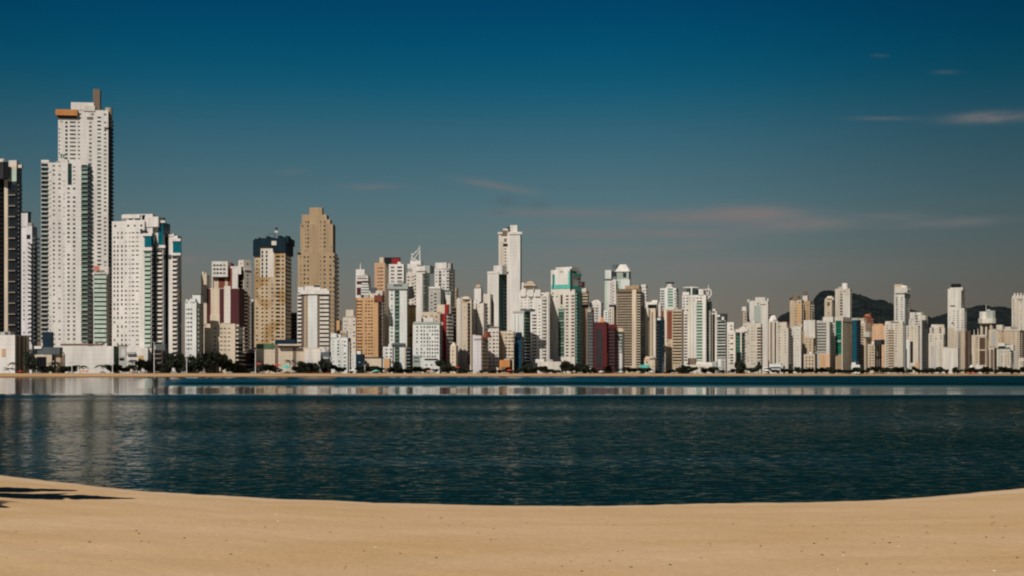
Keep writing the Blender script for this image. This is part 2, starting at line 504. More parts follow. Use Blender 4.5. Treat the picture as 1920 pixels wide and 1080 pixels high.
b = Bld('residential_tower', 'white tower in front of the tallest one', 'with balconies on both corners', 94)
v = b.vol(77, 165, 173, 306, 'white', 'slate')  # slate right face: its shade is put into the wall colour
v.bal(77.3, 90, 308, 640, out=1.2, slab='white', rail='sage', glz='black', rh=.3)
v.strip(127, 134.5, 307, 347, 'pine', out=.12, name='atrium_slot')
v.win([101, 111.5], 4.2, 308, 640, hf=.36, mat='dim', skip=.12); v.win([128.5, 139], 4.6, 350, 640, hf=.42, skip=.06); v.win([139], 4, 310, 348, hf=.32, mat='dim')
v.win([94], 1.8, 312, 640, hf=.35, mat='dim', skip=.3); v.win([120], 1.6, 312, 640, hf=.3, mat='dim', skip=.4)
v.bal(152.5, 164.5, 309, 640, out=1.3, slab='white', rail='green_glass', glz='pine', rh=.5)
v.bal(166, 172.5, 309, 640, face='r', out=1.0, slab='white', rail='slate', glz='black', rh=.3)
v.top(77, 92, 301.5, 'white', yb=306, dy=(-.01, .9), name='roof_slab'); v.clutter(2); b.finish()

b = Bld('apartment_block', 'low block of mint glass balconies', 'tucked under the two white towers, with a white cap', 78)
v = b.vol(175, 200.5, 206, 511, 'white', 'cream'); v.bal(176, 200, 514, 640, out=1.3, slab='white', rail='mint', glz='pine', rh=.62)
v.top(176, 187, 498.5, 'salmon', dy=(.05, .4), name='roof_box'); v.top(187, 203, 499, 'white', dy=(.0, .6)); v.strip(181, 196, 507, 509.5, 'brown', name='roof_opening'); b.finish()

b = Bld('apartment_block', 'narrow brown block between the white towers', 'mostly hidden, seen as a sloping sliver', 240)
v = b.vol(206, 214, 225, 566, 'beige', 'brown'); v.bal(206.5, 213.5, 572, 650, slab='beige', rail='brown', glz='black'); v.top(206, 218, 556, 'brown'); b.finish()

b = Bld('podium_building', 'wide blank white podium under the white towers', 'with a dark green end wall', 60)
v = b.vol(100, 213, 223, 649, 'white', 'green_paint', theta=radians(2)); v.top(113, 190, 644.5, 'brown', dy=(-.01, .3), yb=648, name='roof_edge'); v.clutter(2); b.finish()
b = Bld('podium_building', 'small grey shop block with a white framed opening', 'at the end of the white podium', 58)
v = b.vol(223, 236, 238, 649, 'grey'); v.strip(228, 234, 655, 668, 'lilac', name='sign_panel'); v.strip(224, 233, 671, 676, 'black', name='shop_window'); v.top(220, 238, 647, 'brown', yb=649, dy=(-.02, .9), name='roof_slab'); b.finish()

b = Bld('low_building', 'low pavilion with a dark slate roof', 'and a black gateway in a beige frame', 48)
v = b.vol(65, 97, 104, 665, 'cream', 'beige'); v.strip(69, 87, 669, 699, 'black', out=.05, name='gateway'); v.top(80, 97, 622, 'navy', dy=(.4, .9), name='service_tower', matr='dark')
v.top(70, 112, 651, 'slate', yb=664, dy=(.05, .9), name='slate_roof'); v.top(64, 78, 649, 'white', yb=654, dy=(-.02, .3), name='canopy'); b.finish()
b = Bld('low_building', 'small beige shop front by the white podium', 'with dark columns', 46)
v = b.vol(100, 120, 122, 664, 'beige', 'brown'); v.strip(101, 105, 668, 699, 'maroon', name='column'); v.strip(113, 119, 666, 699, 'brown', name='column'); v.clutter(1); b.finish()

# --- broad white tower with three glazed bays
b = Bld('residential_tower', 'broad white tower with three teal glass heads', 'stepped back one behind the other', 58, theta=radians(9))
v = b.vol(210, 271, 285, 414, 'white', 'white')
v.top(228, 297, 406, 'white', dy=(.15, .9), sink=4, name='upper_block', matr='white'); v.top(231, 286, 400.5, 'white', dy=(.2, .6), sink=12, name='penthouse')
u = Vol(b, 228, 262, 276, 402, 'white', yb=409, push=2, name='crown')
for a, c in ((241, 249), (253, 263), (266, 271)): v.top(a, c, 402.5, 'black', yb=411, dy=(.13, .2), name='crown_opening')
v.win([214.5], 3, 432, 650, hf=.4, mat='dim', skip=.3); v.win([221, 228.5], 2.6, 432, 650, hf=.55, mat='glass', skip=.1); v.win([236], 3.4, 432, 650, hf=.35, mat='dim', skip=.3)
v.win([243], 2, 432, 650, hf=.3, mat='dim', skip=.15); v.win([249.5, 257.5], 5, 432, 650, hf=.26, mat='dim', skip=.08)
v1 = b.vol(262, 284, 295, 438, 'white', 'navy', push=-3, name='bay')
v1.strip(271.5, 284, 443, 463, 'teal_glass', out=.5, name='glass_head'); v1.strip(268, 286, 437.5, 442.5, 'white', out=1.2, name='head_slab'); v1.strip(269, 286, 464, 470, 'white', out=1.2, name='head_slab')
v1.bal(271, 283, 472, 650, out=1.0, slab='white', rail='mint', glz='green_glass', rh=.55); v1.top(263, 273, 431, 'dark', dy=(.1, .4), name='roof_plant')
v2 = b.vol(288, 306, 319, 417, 'white', 'navy', push=4, name='bay')
v2.strip(297, 306, 419, 459, 'teal_glass', out=.5, name='glass_head'); v2.strip(296, 311, 413.5, 418, 'white', out=1.4, name='head_slab'); v2.strip(294, 311, 460, 465, 'white', out=1.4, name='head_slab')
v2.bal(294, 305, 469, 650, out=1.0, slab='white', rail='warm', glz='glass', rh=.42); v2.top(297, 306, 407, 'slate', dy=(.2, .5), name='roof_plant')
v3 = b.vol(315, 333, 344, 442, 'white', 'navy', push=9, name='bay', dmax=7)
v3.strip(325, 340, 454, 474, 'teal_glass', out=.9, name='glass_head'); v3.strip(323, 340, 447.5, 452.5, 'white', out=1.5, name='head_slab'); v3.strip(322, 340, 474.5, 479, 'white', out=1.5, name='head_slab')
v3.top(314, 326, 438, 'white', dy=(.0, .4)); v3.bal(323.5, 332.5, 481, 668, out=1.0, slab='white', rail='warm', glz='black', rh=.42); v3.top(327, 334, 441, 'slate', dy=(.3, .6), name='roof_plant'); b.finish()

b = Bld('podium_building', 'plain white shop block at the foot of the three bay tower', 'with a yellow patch', 48)
v = b.vol(237, 277, 279, 652, 'white', theta=radians(-8)); v.strip(259, 269, 667, 678, 'yellow', name='shop_awning'); v.strip(238, 254, 660, 664, 'grey', out=2.0, name='canopy'); b.finish()
b = Bld('low_building', 'brown open parking deck with pale slabs', 'behind dark palms', 48)
v = b.vol(278, 304, 314, 655, 'brown', 'slate'); v.bal(279, 303, 656, 698, rows=5, out=1.2, slab='concrete', rail='brown', glz='black', rh=.2); v.top(290, 309, 645, 'slate', dy=(.1, .5)); b.finish()

b = Bld('apartment_block', 'small white block with a notched roof', 'left of the red striped building', 44)
v = b.vol(347, 368, 377, 566, 'sky_white', 'pine'); v.top(348, 352, 561, 'sky_white', dy=(.0, .3), name='roof_box'); v.top(356, 366, 560, 'sky_white', dy=(.0, .3), name='roof_box'); v.top(361, 376, 552, 'sky_white', dy=(.4, .9)); v.top(362, 376, 550.5, 'slate', yb=552.5, dy=(.38, .92), name='roof_slab')
v.win([353.5, 358.5], 3.4, 576, 658, hf=.42, skip=.05); v.win([349.5], 1.5, 576, 658, hf=.4, mat='dim'); v.bal(370, 376, 574, 658, face='r', slab='sage', rail='sage', glz='pine'); b.finish()

# --- cream and red group
b = Bld('apartment_tower', 'cream and rust tower with a white boxed top', 'behind the red striped building', 190)
v = b.vol(397, 446, 470, 512, 'warm', 'cream', theta=radians(-3)); v.strip(399, 434, 520, 548, 'rust', name='wall_panel'); v.strip(401, 410, 520, 546, 'cream', out=.25); v.strip(422, 427, 522, 546, 'cream', out=.25); v.strip(428, 435, 503, 546, 'rust', out=.2)
u = b.vol(397, 427, 430, 490, 'white', yb=519, push=-4, name='boxed_top'); u.win([402, 408, 414, 420.5], 4.5, 494, 516, rows=3, hf=.45)
for y in (497, 505, 511): pass
v.top(416, 433, 489, 'rust', dy=(.3, .6), name='roof_plant'); v.top(424, 452, 499, 'white', dy=(.0, .5)); v.strip(436, 446, 505, 545, 'white', out=.3)
w = b.vol(447, 457, 471, 487, 'warm', 'warm', push=4, name='rear_wing'); w.bal(448, 456, 500, 656, slab='slate', rail='brown', glz='black'); w.strip(458, 471, 503, 506.5, 'white', face='r', out=.8, name='cornice'); w.bal(458, 464, 546, 656, face='r', slab='cream', rail='brown', glz='black', rh=.3); b.finish()

b = Bld('apartment_building', 'cream building with dark red vertical stripes', 'and a slim pier at its left end', 48)
v = b.vol(376, 441, 456, 607, 'cream', 'maroon', theta=radians(4)); v.win([415, 422, 429.5], 4.4, 612, 660, hf=.3, mat='dim'); v.win([384, 390], 1.5, 612, 660, hf=.2, mat='dim', skip=.3)
v.bal(441.5, 455, 612, 684, face='r', out=2.2, slab='cream', rail='warm', glz='black', rh=.25)
v.top(377, 387.5, 515, 'cream', yb=612, dy=(.0, .35), name='pier'); v.top(379, 382, 509, 'cream', dy=(.05, .1), name='chimney', yb=516); v.top(384, 387, 511, 'cream', dy=(.05, .1), yb=516, name='chimney')
v.top(386, 448, 540, 'cream', yb=612, dy=(.06, .8), name='upper_block', matr='maroon')
for a, c, y in ((387.5, 394, 606), (411.5, 419.5, 604), (432.5, 447, 607)): v.top(a, c, 541, 'maroon', yb=y, dy=(.03, .07), name='red_stripe')
v.top(394, 412, 590, 'cream', yb=609, dy=(-.02, .2), name='stair_gable'); v.top(420, 432, 536, 'warm', yb=606, dy=(.025, .08), name='white_stripe'); b.finish()

b = Bld('apartment_block', 'thin white block with bracket balconies', 'seen in the gap left of the blue netted tower', 260)
v = b.vol(469, 475, 480, 561, 'warm'); v.bal(470, 475, 565, 640, slab='warm', rail='warm', glz='dim'); b.finish()

b = Bld('low_building', 'dark red shop block with a salmon awning', 'left of the cream podium', 92)
v = b.vol(454, 471, 480, 662, 'maroon', 'navy'); v.strip(461, 468, 663, 681, 'rust', name='wall_panel'); v.strip(456, 479, 682, 686, 'grey', out=1.2, name='canopy'); v.hip(471, 482, 652, 661, 'salmon', dy=(-.1, .4), name='awning'); b.finish()

# --- netted tower, beige tower
b = Bld('unfinished_tower', 'unfinished tower wrapped in dark blue netting', 'carrying a small crane', 110, cat='tower')
v = b.vol(477, 535, 546, 452, 'raw', 'slate'); v.win([492, 500], 3.2, 470, 650, hf=.42, mat='black'); v.win([521], 8, 470, 650, hf=.45, mat='black'); v.win([530], 3.6, 470, 650, hf=.42, mat='black')
v.strip(488, 514, 466, 520, 'warm', out=.06, back=.02, name='plastered_panel')
v.win([492, 500], 3.2, 468, 520, hf=.42, mat='black', name='window')
v.bal(537, 545, 470, 650, face='r', out=.8, slab='slate', rail='dark', glz='navy', rh=.2)
v.strip(475, 487.5, 450, 480, 'net', out=1.3, name='netting'); v.strip(487.5, 516, 447, 463, 'net', out=1.2, name='netting'); v.strip(512, 536.5, 447, 472, 'net', out=1.35, name='netting')
v.strip(535, 547, 450, 476, 'net', out=1.3, face='r', name='netting'); v.top(488, 512, 448, 'net', yb=456, dy=(-.05, .5), name='netting'); v.top(519, 544, 446, 'net', yb=458, dy=(.1, .9), name='netting')
v.strip(510, 519, 452, 460, 'warm', out=1.6, back=-1.2, name='hoist_box')
for x, y_, w_ in ((477, 447, 5), (484, 444.5, 4), (491, 446, 6), (499, 442.5, 5), (506, 445, 5), (521, 441.5, 6), (528, 444, 5), (535, 442, 6)): v.top(x, x + w_, y_, 'net', yb=456, dy=(random.uniform(-.02, .1), random.uniform(.3, .7)), name='netting')
for x in (482, 496, 504, 530, 541): v.mast(x, 440 + random.uniform(0, 5), mat='slate', wpx=.9, fy=random.uniform(.1, .8), name='rebar_column')
b.finish()
o = bpy.data.objects.new('tower_crane', None); o.location = (ray(515, v.Y + 8), v.Y + 8, v.z1 - 1); link(o)
tag(o, 'small dark tower crane standing on the netted unfinished tower', 'crane'); k = v.Y / F
m = MB(); m.tube((0, 0, 0), (0, 0, 24 * k), 1.5 * k, 1.3 * k, 4); m.build('crane_mast', 'slate', o)
m = MB(); m.tube((0, 0, 19 * k), (-19 * k, 3 * k, 16 * k), 1.0 * k, .4 * k, 4); m.build('jib', 'slate', o)
m = MB(); m.box((0, -1.2 * k, 20 * k), (6 * k, 1.2 * k, 24 * k)); m.build('operator_cabin', 'warm', o)
m = MB(); m.box((1.5 * k, -1 * k, 25 * k), (5.5 * k, 1 * k, 30 * k)); m.tube((3 * k, 0, 24 * k), (3 * k, 0, 25.5 * k), .5 * k); m.build('counterweight', 'dark', o)

b = Bld('stepped_tower', 'tall tan tower stepped like a ziggurat', 'behind the white framed block', 190, cat='tower')
v = b.vol(558, 627, 633, 474, 'gold', 'brown'); w = b.vol(563, 624, 629, 420, 'gold', 'brown', push=2.5, yb=478, name='upper_shaft')
w.top(566, 612.5, 402, 'gold', dy=(.03, .8), name='shoulder', matr='brown'); w.top(608, 619, 411, 'gold', dy=(.05, .7), name='shoulder', matr='brown'); w.top(580, 604, 388.5, 'gold', dy=(.1, .6), yb=404, name='crown', matr='brown')

w.strip(586, 591, 421, 474, 'tan', out=.08, name='recessed_strip'); v.strip(586, 591, 474, 536, 'tan', out=.08, name='recessed_strip')
w.win([577.5, 608.5], 3, 412, 474, rows=8, hf=.42, mat='glass'); w.win([601, 573], 1.6, 412, 474, rows=8, hf=.36, mat='dim'); w.strip(565, 569, 421.5, 425, 'brown', name='roof_opening'); w.win([621], 2.4, 460, 474, hf=.5)
v.win([571, 577.5], 3, 478, 640, rows=20, hf=.4); v.win([608.5, 619.5, 627 - .9], 3.4, 478, 640, rows=20, hf=.42); v.win([564, 601], 1.8, 478, 640, rows=20, hf=.36, mat='dim')
v.bal(628, 633, 476, 640, rows=20, face='r', slab='gold', rail='tan', glz='black', rh=.4); v.bal(557, 564, 472, 475, rows=1, slab='dark', rail='dark', glz=None); b.finish()

b = Bld('apartment_block', 'white framed block with a tan corner strip', 'in front of the ziggurat tower', 100)
v = b.vol(557, 617, 619, 551, 'white', 'grey', theta=radians(3)); v.strip(572, 577, 552, 652, 'tan', out=.3, name='tan_strip'); v.strip(578, 595, 552, 652, 'sky_white', out=.5, name='stair_wall'); v.strip(566, 571, 553, 652, 'brown', out=.1, name='dark_wall_bay')  # dark bays are flat brown strips on the wall
v.bal(558, 565.5, 553, 648, rows=13, slab='white', rail='white', glz='black', rh=.5); v.bal(600, 617, 553, 655, rows=13, slab='white', rail='warm', glz='glass', rh=.58); v.strip(595, 600, 553, 655, 'brown', out=.1, name='dark_wall_bay')
v.win([582.5], 2.2, 555, 650, rows=13, hf=.3, mat='dim'); v.strip(563, 618, 544.5, 551.5, 'white', out=1.6, name='cornice_beam'); v.top(571, 601, 536, 'white', dy=(.1, .6), yb=551); v.top(589, 614, 541, 'white', dy=(.2, .8), yb=551); v.top(557, 569, 538, 'white', dy=(.1, .5), yb=548, name='roof_box')
v.strip(588, 600, 535, 536.6, 'dark', out=.3, back=-.05, name='roof_vent'); v.clutter(1); b.finish()

b = Bld('podium_building', 'long cream podium of three blank panels', 'with a green roof edge and a white end', 40)
v = b.vol(479, 600, 602, 652, 'cream', theta=radians(-11)); v.strip(515.5, 521.5, 646, 690, 'brown', out=.2, name='dark_slot'); v.strip(549, 555.5, 652, 690, 'brown', out=.2, name='dark_slot')
v.strip(572, 600, 655, 699, 'white', out=.2, name='white_end_wall'); v.top(481, 514, 645, 'green_paint', dy=(-.01, .4), name='roof_edge'); v.top(521, 564, 645.5, 'cream', yb=648.5, dy=(-.1, .5), name='roof_slab'); v.top(524, 560, 648, 'brown', dy=(.02, .4), name='roof_storey'); v.top(516, 554, 636, 'navy', dy=(.5, .8), name='glazed_storey'); v.clutter(3); b.finish()

b = Bld('low_building', 'dark glazed bar building behind palms', 'right of the white podium end', 64)
v = b.vol(601, 617, 621, 660, 'slate', 'dark'); v.strip(602, 617, 669, 673, 'grey', out=1.3, name='canopy'); v.win([605, 610, 615], 3, 675, 697, rows=2, mat='black', hf=.7); v.hip(603, 615, 652, 659, 'dark'); b.finish()
b = Bld('apartment_block', 'dark block with a white post in front', 'between the netted tower and the framed block', 160)
v = b.vol(545, 556, 560, 586, 'slate', 'dark'); v.bal(546, 556, 590, 650, slab='brown', rail='slate', glz='black'); v.mast(541, 606, yb=650, wpx=1.6, mat='white', fy=-.3); v.drum(541, 548, 604, 612, 'warm', fy=.0); b.finish()

b = Bld('apartment_block', 'small white block with one column of windows', 'left of the orange slab', 75)
v = b.vol(620, 652, 658, 633, 'sky_white', 'slate', theta=radians(1)); v.top(620, 631, 625, 'sky_white', dy=(.0, .5)); v.win([634], 3, 637, 668, rows=5, hf=.5); v.win([643, 625], 1.5, 637, 668, rows=5, hf=.3, mat='dim'); v.clutter(2); b.finish()
b = Bld('apartment_block', 'orange rooftop block half hidden by white ones', 'with a pale terrace beside it', 130)
v = b.vol(631, 637, 640, 601, 'oak', 'slate'); w = b.vol(637, 650, 652, 620, 'beige', push=-20, name='terrace_wing'); w.strip(638, 648, 625, 628, 'brown', name='terrace_opening'); w.clutter(1); b.finish()
b = Bld('apartment_tower', 'plain cream white tower with a square cap', 'behind the orange slab', 150)
v = b.vol(643, 668, 672, 595, 'warm', 'cream'); v.top(648.5, 663, 580.5, 'warm', dy=(.1, .6), yb=596); v.strip(648, 664, 592, 594, 'beige', out=.4, name='cornice'); v.win([651, 657], 1.4, 600, 690, hf=.3, mat='dim', skip=.3); b.finish()

# --- orange slab and the towers behind it
b = Bld('apartment_tower', 'white tower with dark red patches and an aerial', 'rising behind the orange slab', 170)
v = b.vol(667, 690, 694.5, 517, 'white', 'grey'); v.top(667.3, 684, 505, 'white', dy=(.0, .5)); v.mast(676, 493, yb=506, wpx=2.6, mat='sky_white', fy=.2); v.strip(669, 678, 527, 533, 'maroon', name='red_patch'); v.strip(669, 677, 539, 553, 'maroon', name='red_patch')
v.strip(678, 691, 526.5, 530, 'black', name='ribbon_window'); v.bal(677.5, 692, 533, 553, rows=4, slab='white', rail='sky_white', glz='dim', rh=.6); v.strip(677, 693, 553, 557, 'navy', out=1.0, name='dark_terrace'); v.strip(670, 688, 521, 523, 'dim', name='ribbon_window'); b.finish()
b = Bld('apartment_block', 'low white roof terrace block', 'between the aerial tower and the peach tower', 150)
v = b.vol(692, 717, 721, 545, 'warm', 'beige'); v.top(694, 705, 539, 'slate', dy=(.0, .4), name='roof_plant'); v.strip(695, 704, 547, 550, 'brown', name='ribbon_window'); b.finish()
b = Bld('apartment_building', 'orange slab block with rust red sides', 'and rows of small windows', 95)
v = b.vol(667, 709, 716.5, 558, 'oak', 'rust'); v.strip(667.2, 668.6, 559, 665, 'rust', out=.3, name='rust_edge'); v.win([671.5, 677.5], 3.4, 562, 666, rows=17, hf=.42); v.win([686.5, 692, 697], 3.2, 562, 666, rows=17, hf=.42)
v.win([673.5], 8, 562, 666, rows=17, hf=.3, mat='brown_glass', name='tinted_spandrel'); v.top(701.5, 716, 553.5, 'rust', yb=566, dy=(-.02, .6), name='rust_roof_box'); v.strip(702, 709, 563, 566.5, 'dark', out=.4, name='roof_opening'); v.win([712.5], 2, 568, 668, rows=17, face='r', mat='dim', hf=.3); b.finish()
b = Bld('podium_building', 'cream blank podium under the orange slab', 'with a dark roof line', 66)
v = b.vol(682, 715, 718, 672, 'cream', theta=radians(0)); v.top(684, 717, 669.5, 'dark', yb=672, dy=(-.01, .8), name='roof_edge'); v.clutter(2); b.finish()
b = Bld('low_building', 'navy glass box beside a white sliver', 'at the left foot of the orange slab', 66)
v = b.vol(668, 680, 684, 664, 'navy', 'dark'); w = b.vol(659, 667, 668, 660, 'sky_white', push=4, name='white_wing'); w.win([662], 1.5, 664, 690, hf=.4, mat='dim'); v.clutter(1); b.finish()
b = Bld('low_building', 'small orange tan box building', 'between the cream podium and the white low block', 60)
v = b.vol(720, 730.5, 733, 672, 'oak', 'brown'); v.strip(721, 730, 690, 698, 'brown', name='shop_window'); b.finish()
b = Bld('apartment_block', 'low white block with two rows of paired windows', 'left of the green striped tower', 85)
v = b.vol(718, 736, 738.5, 650, 'sky_white', 'grey'); v.win([725, 733], 4, 652, 672, rows=3, hf=.4); v.win([722, 735], 2.4, 674, 695, rows=2, hf=.4, mat='dim'); b.finish()

b = Bld('apartment_tower', 'peach tower with a beige side wall', 'under a black and red roof billboard', 200)
v = b.vol(702, 721, 735, 492, 'peach', 'beige'); v.win([709, 713.5], 2.6, 499, 545, hf=.35, mat='brown_glass'); v.win([717], 3, 499, 545, hf=.35, mat='brown_glass'); v.top(711.5, 719, 482, 'cream', dy=(.1, .5), yb=493, name='lift_house'); v.strip(721.5, 728, 494, 650, 'cream', face='r', out=.25, name='corner_strip'); b.finish()
b = Bld('roof_billboard', 'black and red billboard on the roof of the white gridded block', '', 190, cat='billboard')
v = b.vol(721, 749, 751, 482.5, 'maroon', yb=494.5, name='frame', para=False, asp=.08); v.strip(721.5, 734, 483, 494, 'black', out=.3, name='black_panel'); v.strip(734.5, 749, 485, 494, 'red', out=.25, name='red_panel'); b.finish()
b = Bld('apartment_block', 'white gridded block with ten dark window bands', 'rising behind the green striped tower', 150)
v = b.vol(729, 757, 760, 495, 'white', 'grey'); v.win([736], 6.5, 498, 531, rows=5, hf=.42, mat='dim'); v.win([749.5], 9, 498, 531, rows=5, hf=.46); b.finish()
b = Bld('apartment_tower', 'white tower with a green glass centre stripe', 'and a flat sage crown', 95)
v = b.vol(729, 763, 766, 532, 'sky_white', 'grey', theta=radians(-1)); v.strip(727, 765, 532, 542, 'sage', out=1.3, name='sage_crown'); v.strip(738, 754, 533.5, 536.5, 'slate', out=1.6, back=-1.2, name='crown_opening'); v.bal(740, 749, 545, 693, out=.6, slab='sage', rail='green_glass', glz='pine', rh=.5)
v.strip(735, 760, 643.5, 647.5, 'slate', out=1.6, name='ledge'); v.strip(758.5, 762.5, 648, 698, 'beige', out=.3, name='corner_strip'); v.strip(728, 738.5, 645, 650, 'sage', out=.2, name='ledge'); v.clutter(1); b.finish()
b = Bld('apartment_block', 'slender yellow block with brown joints', 'behind the short white gridded block', 120)
v = b.vol(765, 777, 780, 574, 'yellow', 'tan'); v.top(764.5, 778, 571.5, 'brown', yb=576, dy=(-.03, .8), name='roof_edge'); v.strip(765.5, 774, 626, 631, 'rust', out=.3, name='joint_band'); v.win([771], 2, 580, 680, hf=.25, mat='brown_glass', skip=.4); b.finish()
b = Bld('low_building', 'dark green balconied corner house', 'between the green striped tower and the short white block', 70)
v = b.vol(761, 770, 774, 652, 'slate', 'dark'); v.bal(762, 770, 654, 694, slab='sage', rail='slate', glz='black'); b.finish()

b = Bld('residential_tower', 'white tower with a curled steel spire', 'and a sage glass flank', 200)
v = b.vol(762, 793, 806, 512, 'warm', 'green_glass'); v.win([778.5], 3, 514, 690, hf=.45); v.strip(781, 792, 511, 655, 'white', out=.8, name='white_pier'); v.win([769], 1.5, 518, 690, mat='dim', hf=.3, skip=.3)
v.bal(794, 801, 512, 610, face='r', slab='sage', rail='green_glass', glz='pine', rh=.5); v.top(764, 782, 494, 'white', dy=(.1, .5), yb=515, name='stepped_crown'); v.top(781, 797, 499, 'white', dy=(-.05, .5), yb=513, name='stepped_crown'); v.top(795, 806, 498, 'sage', dy=(.0, .6), yb=512, name='glass_lantern'); v.strip(782, 800, 508, 510, 'brown', out=1.0, name='terrace_opening')
for x in (763, 766.5, 770): v.strip(x, x + 1.6, 502, 506, 'dim', out=.2, name='window')
m = MB(); pts = [(771, 492, 1.5), (773, 478, 1.4), (778, 473, 1.2), (784, 468, 1.1), (787.3, 461, .8)]; q = .3 * v.d
P = lambda px, py: Vector(v.fr(v.sx(px, q), q, v.zz(py))); kk = v.Y / F
for (a, c, r), (d, e, s) in zip(pts, pts[1:]): m.tube(P(a, c), P(d, e), r * kk, s * kk, 7)
m.tube(P(787.3, 494), P(787.3, 470), 1.5 * kk, 1.1 * kk, 7); m.tube(P(787.3, 470), P(787.3, 458), .9 * kk, .35 * kk, 7); m.tube(P(773, 490), P(786.5, 470), 1.0 * kk, .9 * kk, 7); m.tube(P(771, 475), P(776, 476), 1.1 * kk, .9 * kk, 7); m.tube(P(772, 481), P(786, 490), .8 * kk, .8 * kk, 7)
m.build('steel_spire', 'sky_white', b.root); v.top(769, 789, 488, 'white', dy=(.2, .5), yb=496, name='spire_base'); b.finish()

b = Bld('residential_tower', 'bright white tower with a stepped right shoulder', 'behind the grey office block', 260)
v = b.vol(815, 842, 853, 503, 'white', 'sky_white', theta=radians(18)); v.top(816, 837, 492, 'white', dy=(.0, .6), yb=505, name='upper_block'); v.top(835, 845, 493, 'grey', dy=(.2, .6), yb=505, name='lift_house'); v.win([839.5], 4.4, 506, 560, hf=.5); v.strip(833, 843, 503, 505, 'grey', out=.5, name='cornice'); v.mast(846, 500, wpx=.8)
w = b.vol(853, 856, 859, 540, 'beige', 'brown', push=10, name='brown_wing'); w.win([855], 1.5, 545, 600, mat='black'); b.finish()
b = Bld('office_block', 'grey office block with a white capped roof', 'in front of the bright white stepped tower', 180)
v = b.vol(804, 826, 832, 541, 'grey', 'sage'); v.strip(804, 826, 537.5, 541, 'white', out=.6, back=2, name='roof_cap'); v.win([816], 5, 548, 600, hf=.45, mat='dim'); w = b.vol(826, 845, 849, 546, 'sage', 'grey', push=12, name='side_wing'); w.strip(825, 846, 543.5, 546, 'slate', out=.4, name='roof_cap'); w.win([822, 841], 4, 548, 575, hf=.4, mat='slate'); w.strip(834, 844, 553, 572, 'warm', out=.3, name='wall_panel'); b.finish()
b = Bld('apartment_block', 'cream block behind the short white gridded one', 'with a raised right end', 110)
v = b.vol(790, 829, 833, 585, 'cream', 'beige', theta=radians(-1)); v.top(819, 835, 571, 'cream', dy=(.0, .6), yb=588, name='raised_end'); v.win([799, 818], 3, 590, 606, rows=2, mat='dim'); v.top(793, 812, 597, 'white', yb=606, dy=(-.2, -.05), name='roof_box'); b.finish()
b = Bld('apartment_block', 'slim building with a bright red vertical fin', 'right of the short white gridded block', 90)
v = b.vol(825, 837, 848, 588, 'maroon', 'grey'); v.strip(831.5, 837, 588, 676, 'red', out=.8, name='red_fin'); v.strip(825.5, 831, 604, 676, 'warm', out=.3, name='wall_panel'); v.top(834, 840.5, 571, 'red', yb=588, dy=(-.02, .15), name='red_fin'); v.bal(838, 848, 589, 690, face='r', slab='warm', rail='grey', glz='brown', rh=.5); b.finish()
b = Bld('apartment_building', 'short wide white block with a grid of small windows', 'under an olive roof line', 75)
v = b.vol(774, 824, 827, 607, 'sky_white', 'grey', theta=radians(0)); v.top(775, 826, 603.5, 'sage', yb=607.5, dy=(-.02, .8), name='roof_edge'); v.win([782, 790, 795.5, 801.5, 806, 811, 816, 820.5], 2.8, 610, 672, rows=9, hf=.45, skip=.12); v.strip(796, 821, 672.5, 675.5, 'black', out=.2, name='ribbon_window'); v.strip(772, 788, 666, 692, 'sage', out=.4, name='porch'); v.strip(776, 786, 669, 672, 'slate', out=.6, name='porch_opening'); v.strip(776, 786, 676, 679, 'slate', out=.6, name='porch_opening'); v.clutter(4); b.finish()
# ------------------------------------------------------------------ skyline, middle to the right edge
b = Bld('apartment_tower', 'cream tower with an arched roof and a dark balcony stripe', 'near the slender tower', 110)
v = b.vol(856, 884, 888, 561, 'cream', 'beige', theta=radians(4)); v.strip(857, 863, 559, 690, 'warm', out=.5, name='corner_pier'); v.strip(864, 866.5, 562, 690, 'grey', out=.05, name='joint'); v.bal(876.5, 882, 568, 684, out=.5, slab='brown', rail='brown', glz='black', rh=.3); v.win([871], 3, 566, 685, hf=.2, mat='dim', skip=.3)
v.drum(865, 884, 556, 561, 'cream', fy=.1, name='arched_roof', taper=.6); v.strip(866, 875, 563, 567, 'beige', out=.4, name='arch_panel'); v.clutter(1); b.finish()
b = Bld('apartment_block', 'grey block with black stacked loggias', 'between the red finned building and the arched cream tower', 150)
v = b.vol(847, 856, 860, 575, 'brown', 'slate'); v.bal(847.5, 855.5, 578, 645, slab='slate', rail='brown', glz='black', rh=.25); v.win([862], 1, 640, 690, mat='dim'); b.finish()
b = Bld('low_building', 'little cream gabled house', 'at the foot of the grey loggia block', 75)
v = b.vol(844, 855, 859, 648, 'cream', 'beige'); v.hip(845, 854, 642, 648, 'cream', name='gable_roof'); v.win([849], 2, 655, 690, mat='dim'); b.finish()
b = Bld('apartment_tower', 'slender white tower with an orange roof cap', 'left of the stepped white slab', 170)
v = b.vol(889, 902, 905, 541, 'white', 'grey'); v.hip(891, 901, 533, 541, 'oak', name='orange_cap', ridge=.55); v.drum(894.5, 897.5, 531, 534, 'brown', name='vent'); v.strip(897, 902, 566, 569, 'slate', out=.3, name='vent_opening'); b.finish()
b = Bld('apartment_tower', 'warm white tower with a dark balcony stripe on its right', 'below the orange cap', 125)
v = b.vol(884, 907, 914, 568, 'warm', 'cream'); v.strip(892.5, 894.5, 569, 640, 'brown', out=.05, name='brown_joint'); v.strip(899, 902, 566.5, 568.5, 'dark', out=.3, name='roof_vent'); v.bal(908, 914, 572, 632, face='r', out=.8, slab='warm', rail='brown', glz='black', rh=.3); v.win([899], 1.5, 572, 620, hf=.2, mat='dim', skip=.3); b.finish()  # left joint drawn as a thin brown strip
b = Bld('apartment_block', 'lilac white blank gable with beige balconies', 'at the shore under the warm white tower', 75); b.auto = False
